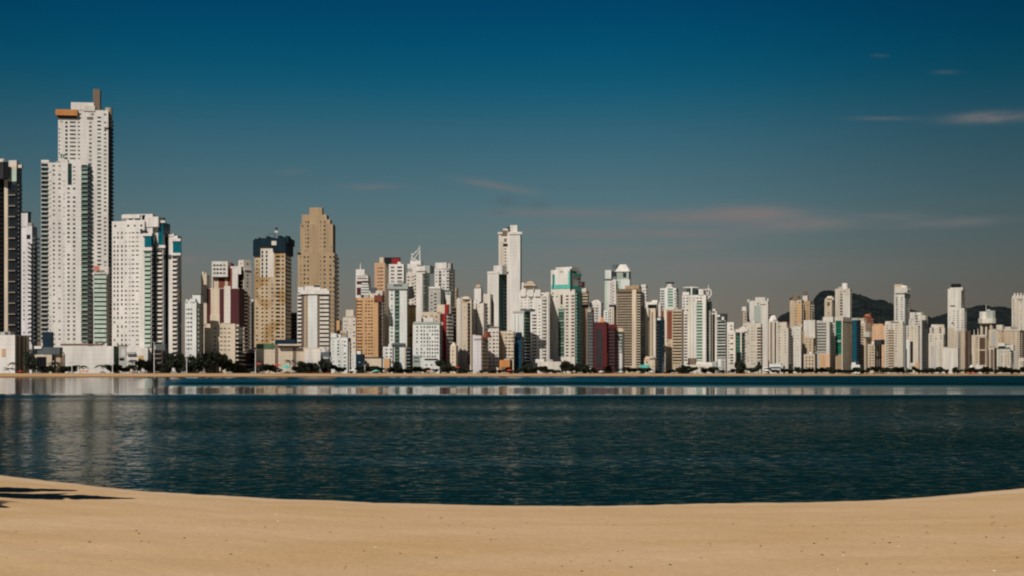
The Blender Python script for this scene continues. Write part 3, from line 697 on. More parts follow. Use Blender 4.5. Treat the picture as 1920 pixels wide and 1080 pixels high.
v = b.vol(886, 902, 915, 629, 'lilac', 'beige'); v.strip(889, 902, 634, 636.5, 'grey', out=.6, name='cornice'); v.bal(903, 914, 636, 690, face='r', slab='grey', rail='brown', glz='dim', rh=.5); v.hip(903, 914, 622, 633, 'rust', name='rust_roof', dy=(.1, .8)); v.top(886, 890, 627, 'cream', dy=(.2, .5)); b.finish()

b = Bld('apartment_tower', 'stepped white slab with a dark green glass side', 'in front of the highest central tower', 150); b.auto = False
v = b.vol(914, 935, 950.5, 512, 'white', 'pine'); v.top(925.5, 941.5, 497.5, 'white', dy=(.05, .6), yb=514); v.strip(914, 935.5, 508, 512.5, 'white', out=.3, name='parapet_band'); v.strip(936, 952, 508, 512, 'white', face='r', out=1.0, name='parapet_band'); v.strip(921, 924.5, 552, 604, 'slate', out=.2, name='dark_stripe'); v.win([922.7], 2.5, 556, 600, mat='black', hf=.4)
w = b.vol(906.5, 919, 921, 551, 'warm', push=-6, name='side_wing'); v.bal(944, 949, 516, 620, face='r', out=.4, slab='slate', rail='slate', glz='pine', rh=.3); b.finish()
b = Bld('residential_tower', 'highest tower of the middle, plain white with a flat cap', 'and one black terrace hole', 230); b.auto = False
v = b.vol(935, 975.5, 978, 437, 'warm', 'white', theta=radians(3)); v.strip(953, 975.5, 437, 690, 'white', out=1.2, name='white_face'); v.top(956.5, 970, 422, 'white', dy=(.0, .5), yb=438); v.top(951, 956, 424.5, 'dark', dy=(.1, .3), yb=436, name='roof_vent'); v.top(943, 953, 428, 'warm', dy=(.1, .5), yb=438)
v.strip(954, 979, 435, 439.5, 'white', out=2.0, name='cap_slab'); v.strip(933.5, 942, 435, 439, 'warm', out=1.0, name='cap_slab')
for x in (938.5, 942): v.strip(x, x + 1.2, 452, 640, 'beige', out=.25, name='rib')
v.strip(943.5, 952, 456.5, 462, 'black', out=.2, name='terrace_hole'); v.strip(940, 951, 432, 442, 'brown', out=.4, name='crown_opening'); v.strip(945, 950, 447, 453, 'brown', out=.2, name='crown_opening'); v.win([947.3], 3, 464, 510, hf=.4, mat='brown_glass'); v.strip(946, 949, 510, 560, 'tan', out=.1, name='rib')
v.win([966.5], 1.8, 466, 502, hf=.25, mat='dim', rows=4); b.finish()
b = Bld('apartment_block', 'cream block with paired windows', 'left of the yellow cream block with an orange box', 85)
v = b.vol(915, 935, 937.5, 617, 'warm', 'beige', theta=radians(2)); v.strip(914.5, 935.5, 613, 615, 'dark', out=.3, back=-.1, name='roof_rail'); v.win([918.5], 3.5, 620, 690, hf=.38); v.win([926], 4, 620, 690, hf=.4); v.win([932], 3, 620, 690, hf=.36, mat='dim'); v.clutter(2); b.finish()
b = Bld('apartment_block', 'yellow cream block with rows of square windows', 'behind an orange box front', 90)
v = b.vol(934, 963, 966, 621, 'cream', 'beige', theta=radians(2)); v.strip(934, 942.5, 624, 690, 'oak', out=.2, name='orange_strip'); v.win([949, 955, 960.5], 4, 624, 675, hf=.42); v.win([938], 5, 624, 675, hf=.42, mat='brown_glass'); v.clutter(1); b.finish()
b = Bld('low_building', 'bright orange box front', 'before the yellow cream block', 62)
v = b.vol(936.5, 956, 961, 675, 'orange', 'brown'); v.strip(940, 953, 688, 698, 'brown', name='shop_window'); b.finish()

b = Bld('apartment_tower', 'white tower with a dark green balcony stripe', 'behind the curved blue glass building', 130)
v = b.vol(962, 982, 994.5, 583, 'sky_white', 'pine'); v.strip(962, 984, 583, 586.5, 'grey', out=.5, name='roof_band'); v.strip(965, 967, 590, 690, 'grey', out=.1, name='joint'); v.strip(971, 973, 590, 690, 'grey', out=.1, name='joint'); v.bal(983, 990, 586, 640, face='r', slab='sage', rail='green_glass', glz='pine', rh=.5); v.bal(984, 994, 640, 690, face='r', slab='grey', rail='slate', glz='black', rh=.35); v.top(976, 996, 580, 'slate', dy=(.0, .6), yb=584, name='roof_plant'); b.finish()
b = Bld('office_building', 'curved dark blue glass building', 'between the yellow cream block and the green striped white tower', 95); b.auto = False
v = b.vol(965.5, 978, 982, 631, 'blue_glass', 'navy'); v.drum(965.5, 980, 623, 634, 'net', fy=.3, name='curved_top', taper=.7); v.win([969, 974], 3.4, 634, 690, mat='blue_glass', hf=.7); b.finish()
b = Bld('residential_tower', 'white palace tower with a beige hipped pavilion', 'and curved balconies down its middle', 140)
v = b.vol(972, 1030, 1035.5, 548, 'white', 'warm', theta=radians(5)); v.hip(980, 1005, 525, 535, 'beige', dy=(.1, .8), name='hipped_roof', ridge=.3); v.top(983, 1001, 535, 'warm', yb=550, dy=(.15, .7), name='roof_pavilion'); v.top(978, 983, 528, 'white', yb=550, dy=(.3, .5), name='chimney'); v.top(986, 999, 536.5, 'brown', yb=541, dy=(.13, .3), name='pavilion_opening')
for x in (976, 990, 1003): v.top(x, x + 10, 543, 'white', yb=556, dy=(-.03, .2), name='dormer')
v.strip(1005, 1022, 546, 548, 'brown', out=.3, name='roof_opening'); v.strip(1005, 1019, 551.5, 553.5, 'brown', out=.3, name='roof_opening')
v.win([1002], 8, 588, 675, hf=.42); v.win([1011.5], 3, 570, 675, hf=.32, mat='dim'); v.strip(1014.5, 1016, 555, 675, 'sky_white', out=1.0, name='pier'); v.bal(1017, 1025, 556, 676, out=1.2, slab='white', rail='white', glz='glass', rh=.42, round_=True); v.strip(1025.5, 1028, 550, 676, 'white', out=1.4, name='pier'); v.win([1032], 3.6, 568, 675, face='r', mat='black', hf=.55)
v.win([978, 985, 992], 2, 560, 582, mat='dim', hf=.3); b.finish()
b = Bld('podium_building', 'white podium with a stepped right end', 'below the white palace tower', 66)
v = b.vol(1008, 1052, 1057, 678, 'warm', 'brown', theta=radians(6)); v.top(1004, 1020, 673, 'white', dy=(.2, .7), yb=680); v.strip(1012, 1050, 693, 698, 'brown', out=.2, name='shop_windows'); v.clutter(2); b.finish()

b = Bld('residential_tower', 'white tower crowned with turquoise bands', 'with a dark vertical slot in its crown', 145)
v = b.vol(1033, 1078, 1091, 543, 'warm', 'mint'); v.strip(1037, 1045, 560, 690, 'white', out=.3, name='white_face'); v.win([1053], 4, 549, 575, rows=1, hf=.7, mat='brown_glass'); v.win([1040], 4, 566, 680, hf=.3, mat='dim', skip=.3); v.win([1053], 4, 564, 578, hf=.4); v.bal(1047, 1058, 579, 668, out=.5, slab='sage', rail='green_glass', glz='pine', rh=.55); v.strip(1046, 1060, 577, 580, 'sage', out=.8, name='ledge')
v.win([1063.5], 5, 552, 670, hf=.46); v.win([1074], 6, 552, 670, hf=.5, mat='brown_glass'); v.strip(1067, 1069.5, 545, 680, 'white', out=.5, name='pier'); v.bal(1079.5, 1090.5, 546, 680, face='r', out=1.0, slab='white', rail='teal', glz='green_glass', rh=.5)
w = b.vol(1033, 1071, 1089, 505, 'white', 'white', yb=545, push=1.5, name='crown'); w.top(1042, 1072, 500, 'white', dy=(.05, .8), name='crown_top'); w.top(1044, 1057, 498, 'slate', dy=(.2, .5), name='roof_plant', yb=501); w.strip(1034, 1071, 533, 541, 'teal', out=.4, name='turquoise_band'); w.strip(1036.5, 1038.5, 513, 540, 'pine', out=.6, name='dark_slot'); w.strip(1038.5, 1041, 514, 534, 'teal', out=.3, name='turquoise_strip'); w.strip(1066, 1069.5, 508, 533, 'teal', out=.3, name='turquoise_strip'); w.strip(1069.5, 1072, 504, 546, 'pine', out=.7, name='dark_slot')
w.strip(1072, 1089, 535, 543, 'teal', face='r', out=.4, name='turquoise_band'); w.strip(1074, 1090, 511, 516, 'teal', face='r', out=.5, name='turquoise_band'); w.strip(1073, 1080, 508, 511.5, 'dark', face='r', out=.5, name='crown_opening'); w.win([1086.5], 4, 518, 543, face='r', mat='black', hf=.5); w.strip(1050, 1056, 507, 511, 'beige', out=.1, name='crown_emblem'); b.finish()
b = Bld('apartment_block', 'beige and peach block with grey balconies', 'hugging the turquoise crowned tower on the right', 190)
v = b.vol(1089, 1099, 1104, 546, 'grey', 'brown'); v.bal(1091, 1103, 549, 578, out=1.2, slab='grey', rail='beige', glz='brown', rh=.45); v.drum(1090, 1096, 528, 539, 'maroon', fy=.2, name='red_disc'); v.top(1091, 1099, 540, 'warm', dy=(.1, .5)); w = b.vol(1090, 1100, 1103, 578, 'peach', 'beige', push=-25, name='lower_slab'); w.win([1095], 2, 585, 675, hf=.2, mat='dim', skip=.2); b.finish()
b = Bld('apartment_block', 'white block with a pointed roof knob', 'behind the red block', 190)
v = b.vol(1105, 1127, 1131, 567, 'white', 'warm'); v.hip(1108, 1126, 562, 567, 'white'); v.mast(1120, 561, yb=565, wpx=2, mat='white'); v.win([1119], 6, 576, 605, hf=.45, rows=6, mat='glass'); v.win([1111], 2, 576, 605, hf=.3, mat='dim'); b.finish()
b = Bld('apartment_block', 'blue grey balconied slab', 'left of the red block', 120)
v = b.vol(1101, 1108, 1114, 580, 'grey', 'brown'); v.bal(1101.5, 1112, 585, 688, out=.8, slab='grey', rail='slate', glz='dim', rh=.5); v.top(1103, 1111, 576, 'brown', dy=(.1, .5)); v.clutter(1); b.finish()
b = Bld('apartment_building', 'dark red block with a small orange pyramid roof', 'and balconies on its maroon right wing', 80); b.auto = False
v = b.vol(1113, 1137, 1141, 604, 'maroon', 'dark_red', theta=radians(9)); v.strip(1118, 1129, 617, 688, 'black', out=.1, name='dark_glass_panel'); v.strip(1130.5, 1138, 612, 688, 'dark_red', out=.6, name='red_panel'); v.strip(1113, 1117, 608, 690, 'maroon', out=.4, name='corner_pier'); v.hip(1124, 1133, 594, 605, 'orange', ridge=.3, dy=(.1, .5), name='pyramid_roof')
w = b.vol(1138.5, 1153, 1157, 609, 'maroon', push=4, name='balcony_wing'); w.bal(1140, 1153, 617, 690, out=.8, slab='slate', rail='maroon', glz='black', rh=.4); w.strip(1141, 1156, 608, 615, 'dark_red', out=.3, name='red_cornice'); w.strip(1137.5, 1140.5, 662, 690, 'salmon', out=.6, name='sign_pier'); b.finish()

b = Bld('residential_tower', 'white and pale green tower with a pitched white attic', 'behind the brown balconied tower', 230)
v = b.vol(1134, 1155, 1160, 524, 'white', 'sage', theta=radians(12)); v.strip(1134, 1138, 526, 600, 'mint', out=.3, name='glass_edge'); v.win([1146], 3, 530, 575, hf=.25, mat='dim'); v.top(1134.5, 1146, 506, 'sky_white', dy=(.05, .6), yb=525, name='attic_wing'); v.top(1144, 1154, 509, 'dark', dy=(.1, .5), yb=517, name='attic_opening'); v.strip(1132, 1148, 522.5, 525, 'slate', out=.6, name='cornice')
w = b.vol(1155, 1178, 1183, 523, 'mint', 'sky_white', push=3, name='glass_wing', theta=radians(14)); w.top(1156, 1179, 509, 'sage', dy=(.05, .8), yb=524, name='attic_storey'); w.top(1168, 1174, 511, 'pine', dy=(.0, .3), yb=519, name='attic_window'); w.hip(1153, 1181, 495, 509, 'white', ridge=.4, dy=(.0, .9), name='pitched_roof'); w.top(1148, 1156, 495, 'slate', yb=502, dy=(.2, .5), name='roof_plant'); w.strip(1165, 1181, 524, 560, 'sky_white', out=.5, name='wall_panel'); b.finish()
b = Bld('apartment_block', 'small white block with three window rows', 'right above the orange pyramid', 160)
v = b.vol(1132, 1141, 1143, 582, 'sky_white', 'grey'); v.win([1136.5], 4, 584, 606, hf=.42, rows=5, mat='dim'); b.finish()
b = Bld('apartment_block', 'beige and brown block with a dark roof edge', 'left of the brown balconied tower', 150)
v = b.vol(1142, 1151, 1157, 575, 'warm', 'brown'); v.top(1142, 1156, 571, 'dark', yb=575.5, dy=(-.02, .8), name='roof_edge'); v.win([1144.5], 1.8, 578, 608, mat='black', hf=.5); v.strip(1148, 1149.4, 577, 610, 'beige', out=.4, name='rib'); b.finish()
b = Bld('residential_tower', 'brown striped tower with a cream centre pier', 'and long balcony rows on both sides', 110)
v = b.vol(1156, 1201, 1209, 545, 'beige', 'brown', theta=radians(10)); v.bal(1157, 1184.5, 549, 683, rows=27, out=1.3, slab='beige', rail='taupe', glz='brown_glass', rh=.5); v.strip(1185.5, 1193, 543, 690, 'cream', out=1.6, name='centre_pier'); v.bal(1194, 1201, 549, 683, rows=27, out=1.2, slab='grey', rail='beige', glz='black', rh=.45); v.bal(1202, 1208.5, 549, 683, rows=27, face='r', out=.6, slab='brown', rail='slate', glz='black', rh=.4)
v.strip(1155, 1202, 541.5, 547, 'brown', out=1.5, name='roof_edge'); v.top(1172, 1198, 535, 'tan', dy=(.05, .7), name='penthouse', matr='beige'); v.top(1186, 1197, 533.5, 'beige', dy=(.2, .6)); b.finish()
b = Bld('apartment_block', 'grey lilac balcony block with a round top', 'in front of the brown striped tower', 80)
v = b.vol(1154, 1167, 1171, 620, 'grey', 'lilac'); v.drum(1156, 1172, 615, 622, 'beige', fy=.3, name='round_roof', taper=.7); v.bal(1155, 1161, 624, 690, slab='grey', rail='grey', glz='brown', rh=.5); v.bal(1162, 1167, 624, 660, slab='lilac', rail='sage', glz='slate', rh=.5); v.strip(1162, 1166, 655, 690, 'lilac', out=.4, name='wall_panel'); b.finish()

b = Bld('apartment_tower', 'thin white tower peeping out behind the brown striped one', 'with a square head', 240)
v = b.vol(1203, 1211, 1214, 534, 'white', 'grey'); v.strip(1202.5, 1211.5, 533, 538, 'white', out=.4, name='head'); b.finish()
b = Bld('apartment_tower', 'cream tower of vertical ribs', 'under a big white roof arch', 120)
v = b.vol(1209, 1229, 1233, 578, 'cream', 'beige'); v.strip(1211, 1215, 570, 672, 'white', out=.5, name='rib'); v.strip(1216, 1219, 580, 672, 'brown', out=.1, name='dark_joint'); v.strip(1220.5, 1222.5, 585, 672, 'beige', out=.4, name='rib'); v.strip(1225, 1229.5, 598, 672, 'warm', out=.6, name='rib'); v.strip(1222.8, 1224.4, 585, 672, 'brown', out=.1, name='dark_joint')
v.top(1209, 1232, 566, 'white', yb=571, dy=(.0, .8), name='roof_arch'); v.top(1222, 1233, 562.5, 'white', yb=568, dy=(.2, .7), name='roof_arch'); v.top(1215, 1231, 571, 'black', yb=584, dy=(.02, .5), name='dark_attic'); v.clutter(1); b.finish()
b = Bld('apartment_block', 'white sloping gabled tower', 'behind the black glass slab', 170); b.auto = False
v = b.vol(1229, 1239, 1242, 573, 'warm', 'beige'); v.hip(1224, 1239, 563, 574, 'warm', ridge=.3, name='sloping_roof'); v.top(1221, 1234, 572, 'black', yb=600, dy=(-.1, -.01), name='dark_terrace'); b.finish()
b = Bld('office_building', 'black glass slab', 'between the ribbed cream tower and the rust panelled block', 85)
v = b.vol(1231, 1242, 1246.5, 600, 'navy', 'black'); v.bal(1231.5, 1237, 604, 690, out=.4, slab='slate', rail='dark', glz='black', rh=.3); v.top(1230, 1243, 594, 'dark', dy=(.1, .6)); b.finish()
b = Bld('low_building', 'small cream villa with a teal shop awning', 'at the foot of the ribbed cream tower', 66)
v = b.vol(1208, 1228, 1233, 673, 'cream', 'beige'); v.hip(1208, 1216, 668, 674, 'peach', dy=(-.05, .4), name='gable_roof'); v.win([1225], 1.6, 678, 690, rows=2); v.strip(1200, 1218, 684, 690, 'teal', out=1.6, name='shop_awning'); v.strip(1218, 1230, 671, 674, 'brown', out=.4, name='roof_edge'); b.finish()

b = Bld('apartment_tower', 'white glazed tower with a small winged hat', 'behind the rust panelled block', 180)
v = b.vol(1238, 1268, 1272, 540, 'sky_white', 'grey'); v.win([1242.5], 7, 543, 582, hf=.5, rows=8, mat='dim'); v.bal(1252, 1262, 541, 577, rows=7, out=.4, slab='mint', rail='mint', glz='green_glass', rh=.6); v.win([1266], 3.4, 543, 582, hf=.5, rows=8, mat='dim'); v.top(1251, 1259, 532, 'white', dy=(.1, .5), yb=541, name='roof_tower'); v.hip(1248, 1262, 533, 540, 'white', ridge=.4); v.top(1248, 1262, 528.5, 'dark', yb=531, dy=(.1, .6), name='winged_hat'); b.finish()
b = Bld('residential_tower', 'beige balcony block with rust coloured panels', 'beside the black glass slab', 95)
v = b.vol(1241, 1279, 1282, 580, 'beige', 'cream'); v.strip(1240.5, 1244.5, 582, 600, 'rust', out=.3, name='rust_panel'); v.strip(1245.5, 1249.5, 580, 690, 'warm', out=.6, name='corner_pier'); v.strip(1251, 1260, 583, 635, 'rust', out=.4, name='rust_panel'); v.strip(1254, 1257.5, 644, 690, 'tan', out=.2, name='dark_joint'); v.bal(1261.5, 1278.5, 584, 680, rows=17, out=1.0, slab='cream', rail='beige', glz='brown_glass', rh=.45); v.strip(1249, 1264, 576.5, 581, 'warm', out=.5, name='cornice'); v.clutter(2); b.finish()
b = Bld('residential_tower', 'grand white tower under a flat disc roof', 'with a curved steel fin', 140)
v = b.vol(1279, 1324, 1331, 553, 'white', 'sage', theta=radians(13)); v.strip(1279.5, 1281.5, 585, 680, 'white', out=1.2, name='pier'); v.win([1286], 6, 588, 678, hf=.5, mat='brown_glass'); v.strip(1293, 1295.5, 560, 672, 'cream', out=.3, name='rib'); v.strip(1299.5, 1301, 560, 672, 'sage', out=.1, name='joint'); v.strip(1303, 1305, 555, 676, 'white', out=1.0, name='pier'); v.bal(1306, 1317, 568, 676, out=.7, slab='mint', rail='mint', glz='green_glass', rh=.5); v.strip(1318.5, 1323, 556, 680, 'white', out=.9, name='pier')
v.win([1293.5, 1301], 4, 556, 566, rows=2, hf=.5, mat='sage'); v.win([1309, 1314], 4, 562, 600, hf=.5, rows=6); v.top(1280, 1292, 547, 'white', dy=(.0, .5), name='shoulder'); v.top(1310, 1319, 542, 'white', dy=(.0, .5), name='shoulder'); v.top(1287, 1306, 541, 'pine', dy=(.2, .7), yb=552, name='lantern', matr='slate'); v.drum(1280, 1312, 536, 538.4, 'white', fy=.45, name='disc_roof'); v.top(1295, 1298, 538, 'sky_white', dy=(.15, .4), yb=552, name='lantern_pier')
q = .2 * v.d; kk = v.Y / F; P = lambda px, py: Vector(v.fr(v.sx(px, q), q, v.zz(py))); m = MB()
arc = [(1318, 543), (1325, 542), (1331, 541.5), (1334, 547), (1333, 553), (1328, 559), (1321, 562)]
for (a, c), (d, e) in zip(arc, arc[1:]): m.tube(P(a, c), P(d, e), 1.2 * kk, 1.2 * kk, 7)
m.tube(P(1328.5, 552), P(1328.5, 533), 1.0 * kk, .5 * kk, 7); m.tube(P(1329, 558), P(1324, 545), 1.0 * kk, .8 * kk, 7); m.build('curved_fin', 'white', b.root)
w = b.vol(1324, 1332, 1335, 565, 'sage', 'grey', push=12, name='side_wing'); w.strip(1325, 1333, 566, 582, 'pine', out=.1, name='glazing'); b.finish()
b = Bld('low_building', 'white terrace podium with a rounded prow', 'below the disc roofed tower', 70)
v = b.vol(1292, 1336, 1340, 684, 'warm', 'grey', theta=radians(10)); v.top(1305, 1336, 679, 'white', dy=(.2, .8)); v.top(1290, 1304, 671, 'brown', yb=684, dy=(.3, .7), name='dark_pavilion'); v.drum(1335, 1346, 678, 700, 'sage', fy=.2, name='rounded_prow'); b.finish()
b = Bld('apartment_block', 'beige block of fine window rows', 'between the disc roofed tower and the black framed block', 150)
v = b.vol(1323, 1336, 1341, 582, 'cream', 'brown'); v.win([1327, 1332.5], 3.6, 604, 678, hf=.4, mat='brown_glass'); v.top(1333, 1341, 579, 'warm', dy=(.1, .5)); b.finish()
b = Bld('apartment_block', 'black and white framed block with a black rooftop wheel', 'and striped balconies', 110)
v = b.vol(1341, 1361, 1364, 600, 'grey', 'slate'); v.strip(1341, 1344, 583, 688, 'white', out=1.2, name='white_pier'); v.bal(1345, 1360.5, 603, 670, out=.9, slab='white', rail='sage', glz='black', rh=.4); v.strip(1344, 1361, 645, 646.8, 'white', out=1.3, name='cornice'); v.strip(1346, 1359, 639, 644, 'black', out=.5, name='dark_loggia'); v.strip(1346, 1360, 648, 657, 'black', out=.5, name='dark_loggia'); v.top(1347, 1362, 588, 'dark', yb=603, dy=(.0, .6), name='black_attic'); v.drum(1353, 1358, 594, 600, 'sky_white', fy=-.02, name='rooftop_wheel'); v.top(1334, 1345, 586.5, 'white', yb=588.5, dy=(.0, .5), name='roof_blade'); v.top(1343, 1350, 590, 'sky_white', yb=594, dy=(-.03, .2), name='roof_blade'); v.strip(1346, 1352, 674, 688, 'sky_white', out=.3, name='wall_panel'); b.finish()

b = Bld('apartment_block', 'plain white shore block with one dark window column', 'right of the black framed block', 85)
v = b.vol(1363, 1379, 1381, 622, 'warm', 'beige'); v.top(1363, 1376, 604, 'white', dy=(.05, .8), yb=624, name='set_back_storeys'); v.win([1372], 5.5, 626, 684, hf=.5, rows=11, skip=.2); v.win([1366.5], 2.5, 626, 684, hf=.4, rows=11, mat='dim', skip=.3); v.win([1371], 5, 608, 620, hf=.25, rows=2, mat='dim'); b.finish()
b = Bld('apartment_block', 'emerald glass block with two white piers', 'behind a dark tree clump', 110)
v = b.vol(1380, 1396, 1399, 625, 'pine', 'slate'); v.bal(1381, 1386.5, 627, 690, out=.5, slab='sage', rail='emerald', glz='pine', rh=.5); v.strip(1388, 1391, 622, 690, 'white', out=.8, name='white_pier'); v.bal(1392, 1396, 627, 690, out=.5, slab='sage', rail='pine', glz='black', rh=.4); v.top(1379, 1396, 617, 'warm', yb=623, dy=(-.05, .6), name='roof_pavilion'); v.hip(1386, 1400, 612, 619, 'white', dy=(.1, .6)); b.finish()
b = Bld('residential_tower', 'white tower with a flared parapet and green glass inset', 'above the cream slab', 170)
v = b.vol(1402, 1440, 1442, 564, 'white', 'grey', theta=radians(14)); v.strip(1401.5, 1405, 567, 606, 'slate', out=.1, name='dark_wall_bay'); v.strip(1414, 1426, 573, 606, 'sage', out=.2, name='glass_inset'); v.win([1417, 1423.5], 4, 576, 606, hf=.7, mat='green_glass', rows=6); v.top(1416, 1435, 557, 'white', dy=(.1, .7)); v.top(1401, 1406, 561, 'white', dy=(.0, .3), name='parapet_horn'); v.top(1438, 1441, 559, 'white', dy=(.0, .4), name='parapet_horn'); v.strip(1426, 1436, 570, 571.6, 'brown', out=.3, name='roof_opening'); v.strip(1428, 1440, 573, 690, 'white', out=.9, name='white_pier')  # left bay is a flat slate strip on the wall
w = b.vol(1393, 1400, 1403, 583, 'cream', 'slate', push=-8, name='turret'); w.drum(1391, 1400, 575, 583, 'white', fy=.4, name='turret_head'); w.win([1397.5], 2, 586, 606, mat='black', hf=.6); b.finish()
b = Bld('apartment_block', 'cream slab with one column of dark balconies', 'standing before the flared white tower', 90)
v = b.vol(1393, 1427, 1429, 606, 'warm', 'beige', theta=radians(13)); v.bal(1419.5, 1427, 614, 675, out=.7, slab='warm', rail='cream', glz='black', rh=.4); v.win([1403], 3, 612, 685, hf=.25, mat='dim', skip=.4); v.win([1410, 1414], 2.4, 612, 685, hf=.3, mat='dim', skip=.3); v.top(1386, 1402, 614, 'white', yb=622, dy=(-.05, .5), name='side_terrace'); v.strip(1420, 1426, 678, 692, 'black', name='gateway'); v.clutter(2); b.finish()
b = Bld('apartment_block', 'pale slab with two black vertical stripes', 'right of the flared white tower', 110)
v = b.vol(1441, 1459, 1462, 602, 'warm', 'grey'); v.strip(1444.5, 1447.5, 605, 682, 'brown', out=.1, name='dark_stripe'); v.strip(1452.5, 1455, 604, 682, 'black', out=.1, name='dark_stripe'); v.strip(1449, 1450, 604, 682, 'beige', out=.3, name='rib'); v.hip(1441, 1457, 591, 602, 'white', dy=(.1, .7), ridge=.4); v.top(1441, 1449, 589, 'dark', yb=592, dy=(.4, .7), name='roof_plant'); b.finish()
b = Bld('apartment_block', 'cream white stepped block with a shadowed right side', 'left of the tan tower pair', 95)
v = b.vol(1459, 1478, 1484, 615, 'warm', 'slate'); v.top(1459, 1475, 604, 'warm', dy=(.05, .8), yb=616, name='set_back_storeys'); v.win([1462], 3, 609, 684, hf=.25, mat='dim', skip=.2); v.win([1472], 2, 620, 684, hf=.25, mat='dim', skip=.4); v.bal(1478.5, 1484, 616, 684, face='r', out=.6, slab='brown', rail='slate', glz='black', rh=.4); v.top(1466, 1476, 602.5, 'rust', yb=605, dy=(.1, .7), name='roof_edge'); b.finish()  # shade of the right side put into its slate wall colour
b = Bld('low_building', 'low pale blue awninged shop', 'below the black striped slab', 64)
v = b.vol(1444, 1468, 1472, 686, 'sky_white', 'grey'); v.strip(1443, 1466, 683, 688, 'sky_white', out=1.8, name='awning'); v.hip(1426, 1444, 688, 694, 'warm', dy=(.0, .5), name='small_tent_roof'); b.finish()

b = Bld('residential_tower', 'tan brown tower pair with a dark round crown', 'in front of the dark hill', 190, theta=radians(24))
v = b.vol(1481, 1503, 1507, 562, 'beige', 'tan'); v.drum(1484, 1501, 554, 563, 'brown', fy=.4, name='round_crown', taper=.85); v.strip(1487, 1488, 570, 612, 'oak', out=.2, name='rib'); v.strip(1494, 1501, 570, 608, 'oak', out=.15, name='wall_panel'); v.top(1480.5, 1484, 558, 'dark', dy=(.0, .3), name='roof_vent')
w = b.vol(1502, 1519, 1526, 564, 'tan', 'beige', push=14, name='rear_shaft'); w.top(1505, 1514, 554, 'white', dy=(.2, .6), name='roof_box'); w.drum(1506, 1513, 545, 552, 'brown', fy=.3, name='water_tank'); w.win([1508, 1514], 2, 570, 600, hf=.3, mat='brown_glass', skip=.3); b.finish()
b = Bld('apartment_tower', 'clean white shaft', 'in front of the tan tower pair', 95)
v = b.vol(1484, 1502, 1504, 612, 'white', 'beige', theta=radians(14)); v.strip(1491, 1492, 614, 688, 'grey', out=.1, name='joint'); v.win([1488, 1496], 1.6, 616, 686, hf=.3, mat='dim', skip=.3); v.top(1494, 1504, 607, 'cream', dy=(.2, .7)); v.clutter(1); b.finish()
b = Bld('apartment_block', 'white topped block with a tan lower half', 'right of the clean white shaft', 120)
v = b.vol(1503, 1525, 1529, 632, 'beige', 'brown', theta=radians(19)); v.top(1507, 1528, 600, 'white', dy=(.05, .8), yb=634, name='white_upper_storeys'); v.strip(1503, 1508, 620, 660, 'tan', out=.4, name='wall_panel'); v.win([1512, 1519], 2.4, 634, 660, hf=.4, mat='brown_glass'); v.strip(1508, 1524, 662, 664.5, 'brown', out=.6, name='ledge'); b.finish()
b = Bld('low_building', 'cream arcade block with paired windows', 'at the shore below the white topped block', 72)
v = b.vol(1507, 1528, 1532, 664, 'cream', 'brown'); v.win([1512, 1518, 1523.5], 3, 667, 692, rows=4, hf=.45, mat='brown_glass'); v.clutter(1); b.finish()

b = Bld('apartment_tower', 'stone white turret house with a round window', 'standing before the hill', 210)
v = b.vol(1546, 1560, 1564, 562, 'cream', 'beige'); v.hip(1547, 1562, 555, 562, 'warm', ridge=.5); v.drum(1551, 1556, 566, 571, 'brown', fy=-.02, name='round_window'); v.strip(1550, 1560, 558.5, 561, 'tan', out=.3, name='frieze'); v.mast(1563, 556, wpx=1.4, mat='warm'); b.finish()
b = Bld('residential_tower', 'tall square white tower with a bulbous tank', 'on the skyline of the hill', 240)
v = b.vol(1566, 1594, 1597, 541, 'warm', 'beige', theta=radians(18)); v.drum(1577.5, 1590, 530, 541, 'white', fy=.4, name='bulbous_tank', taper=.85); v.win([1577.5], 5, 544, 592, rows=9, hf=.6, mat='dim'); v.strip(1571, 1573, 543, 595, 'cream', out=.3, name='rib'); v.strip(1582, 1594, 556, 596, 'white', out=.4, name='white_panel'); v.strip(1586, 1587, 543, 594, 'beige', out=.2, name='joint'); b.finish()
b = Bld('apartment_block', 'grey white balcony block with an orange base', 'left of the green glass stripe', 110)
v = b.vol(1527, 1556, 1561, 602, 'grey', 'sage', theta=radians(18)); v.bal(1532, 1549, 606, 660, out=.8, slab='sky_white', rail='grey', glz='dim', rh=.45); v.strip(1551, 1554, 602, 665, 'white', out=.8, name='white_pier'); v.strip(1537, 1546, 664, 692, 'oak', out=.5, name='orange_base'); v.strip(1547, 1556, 662, 695, 'peach', out=.5, name='orange_base'); v.win([1540], 4, 668, 690, hf=.4, mat='salmon'); v.top(1543, 1562, 594, 'white', yb=604, dy=(.1, .7)); v.clutter(2); b.finish()
b = Bld('residential_tower', 'white balcony tower with a bright green glass stripe', 'above an orange base', 130)
v = b.vol(1557, 1580, 1598, 600, 'warm', 'beige', theta=radians(31)); v.bal(1558, 1565.5, 603, 665, out=.9, slab='white', rail='sky_white', glz='dim', rh=.5); v.bal(1567, 1578, 601, 664, out=.5, slab='emerald', rail='emerald', glz='pine', rh=.6); v.strip(1566, 1579, 638, 641, 'sage', out=.8, name='ledge'); v.strip(1568, 1578, 665, 692, 'tan', out=.5, name='brown_base'); v.win([1572], 6, 668, 690, hf=.4, mat='brown_glass'); v.strip(1559, 1566, 664, 695, 'oak', out=.4, name='orange_base')
v.win([1588], 4, 606, 690, face='r', hf=.35, mat='sage', skip=.1); v.strip(1580, 1598, 594, 602, 'warm', face='r', out=.4, name='parapet_band'); v.top(1561, 1580, 594, 'warm', dy=(.1, .7)); b.finish()
b = Bld('office_building', 'dark blue glass office tower', 'right of the green striped balcony tower', 120); b.auto = False
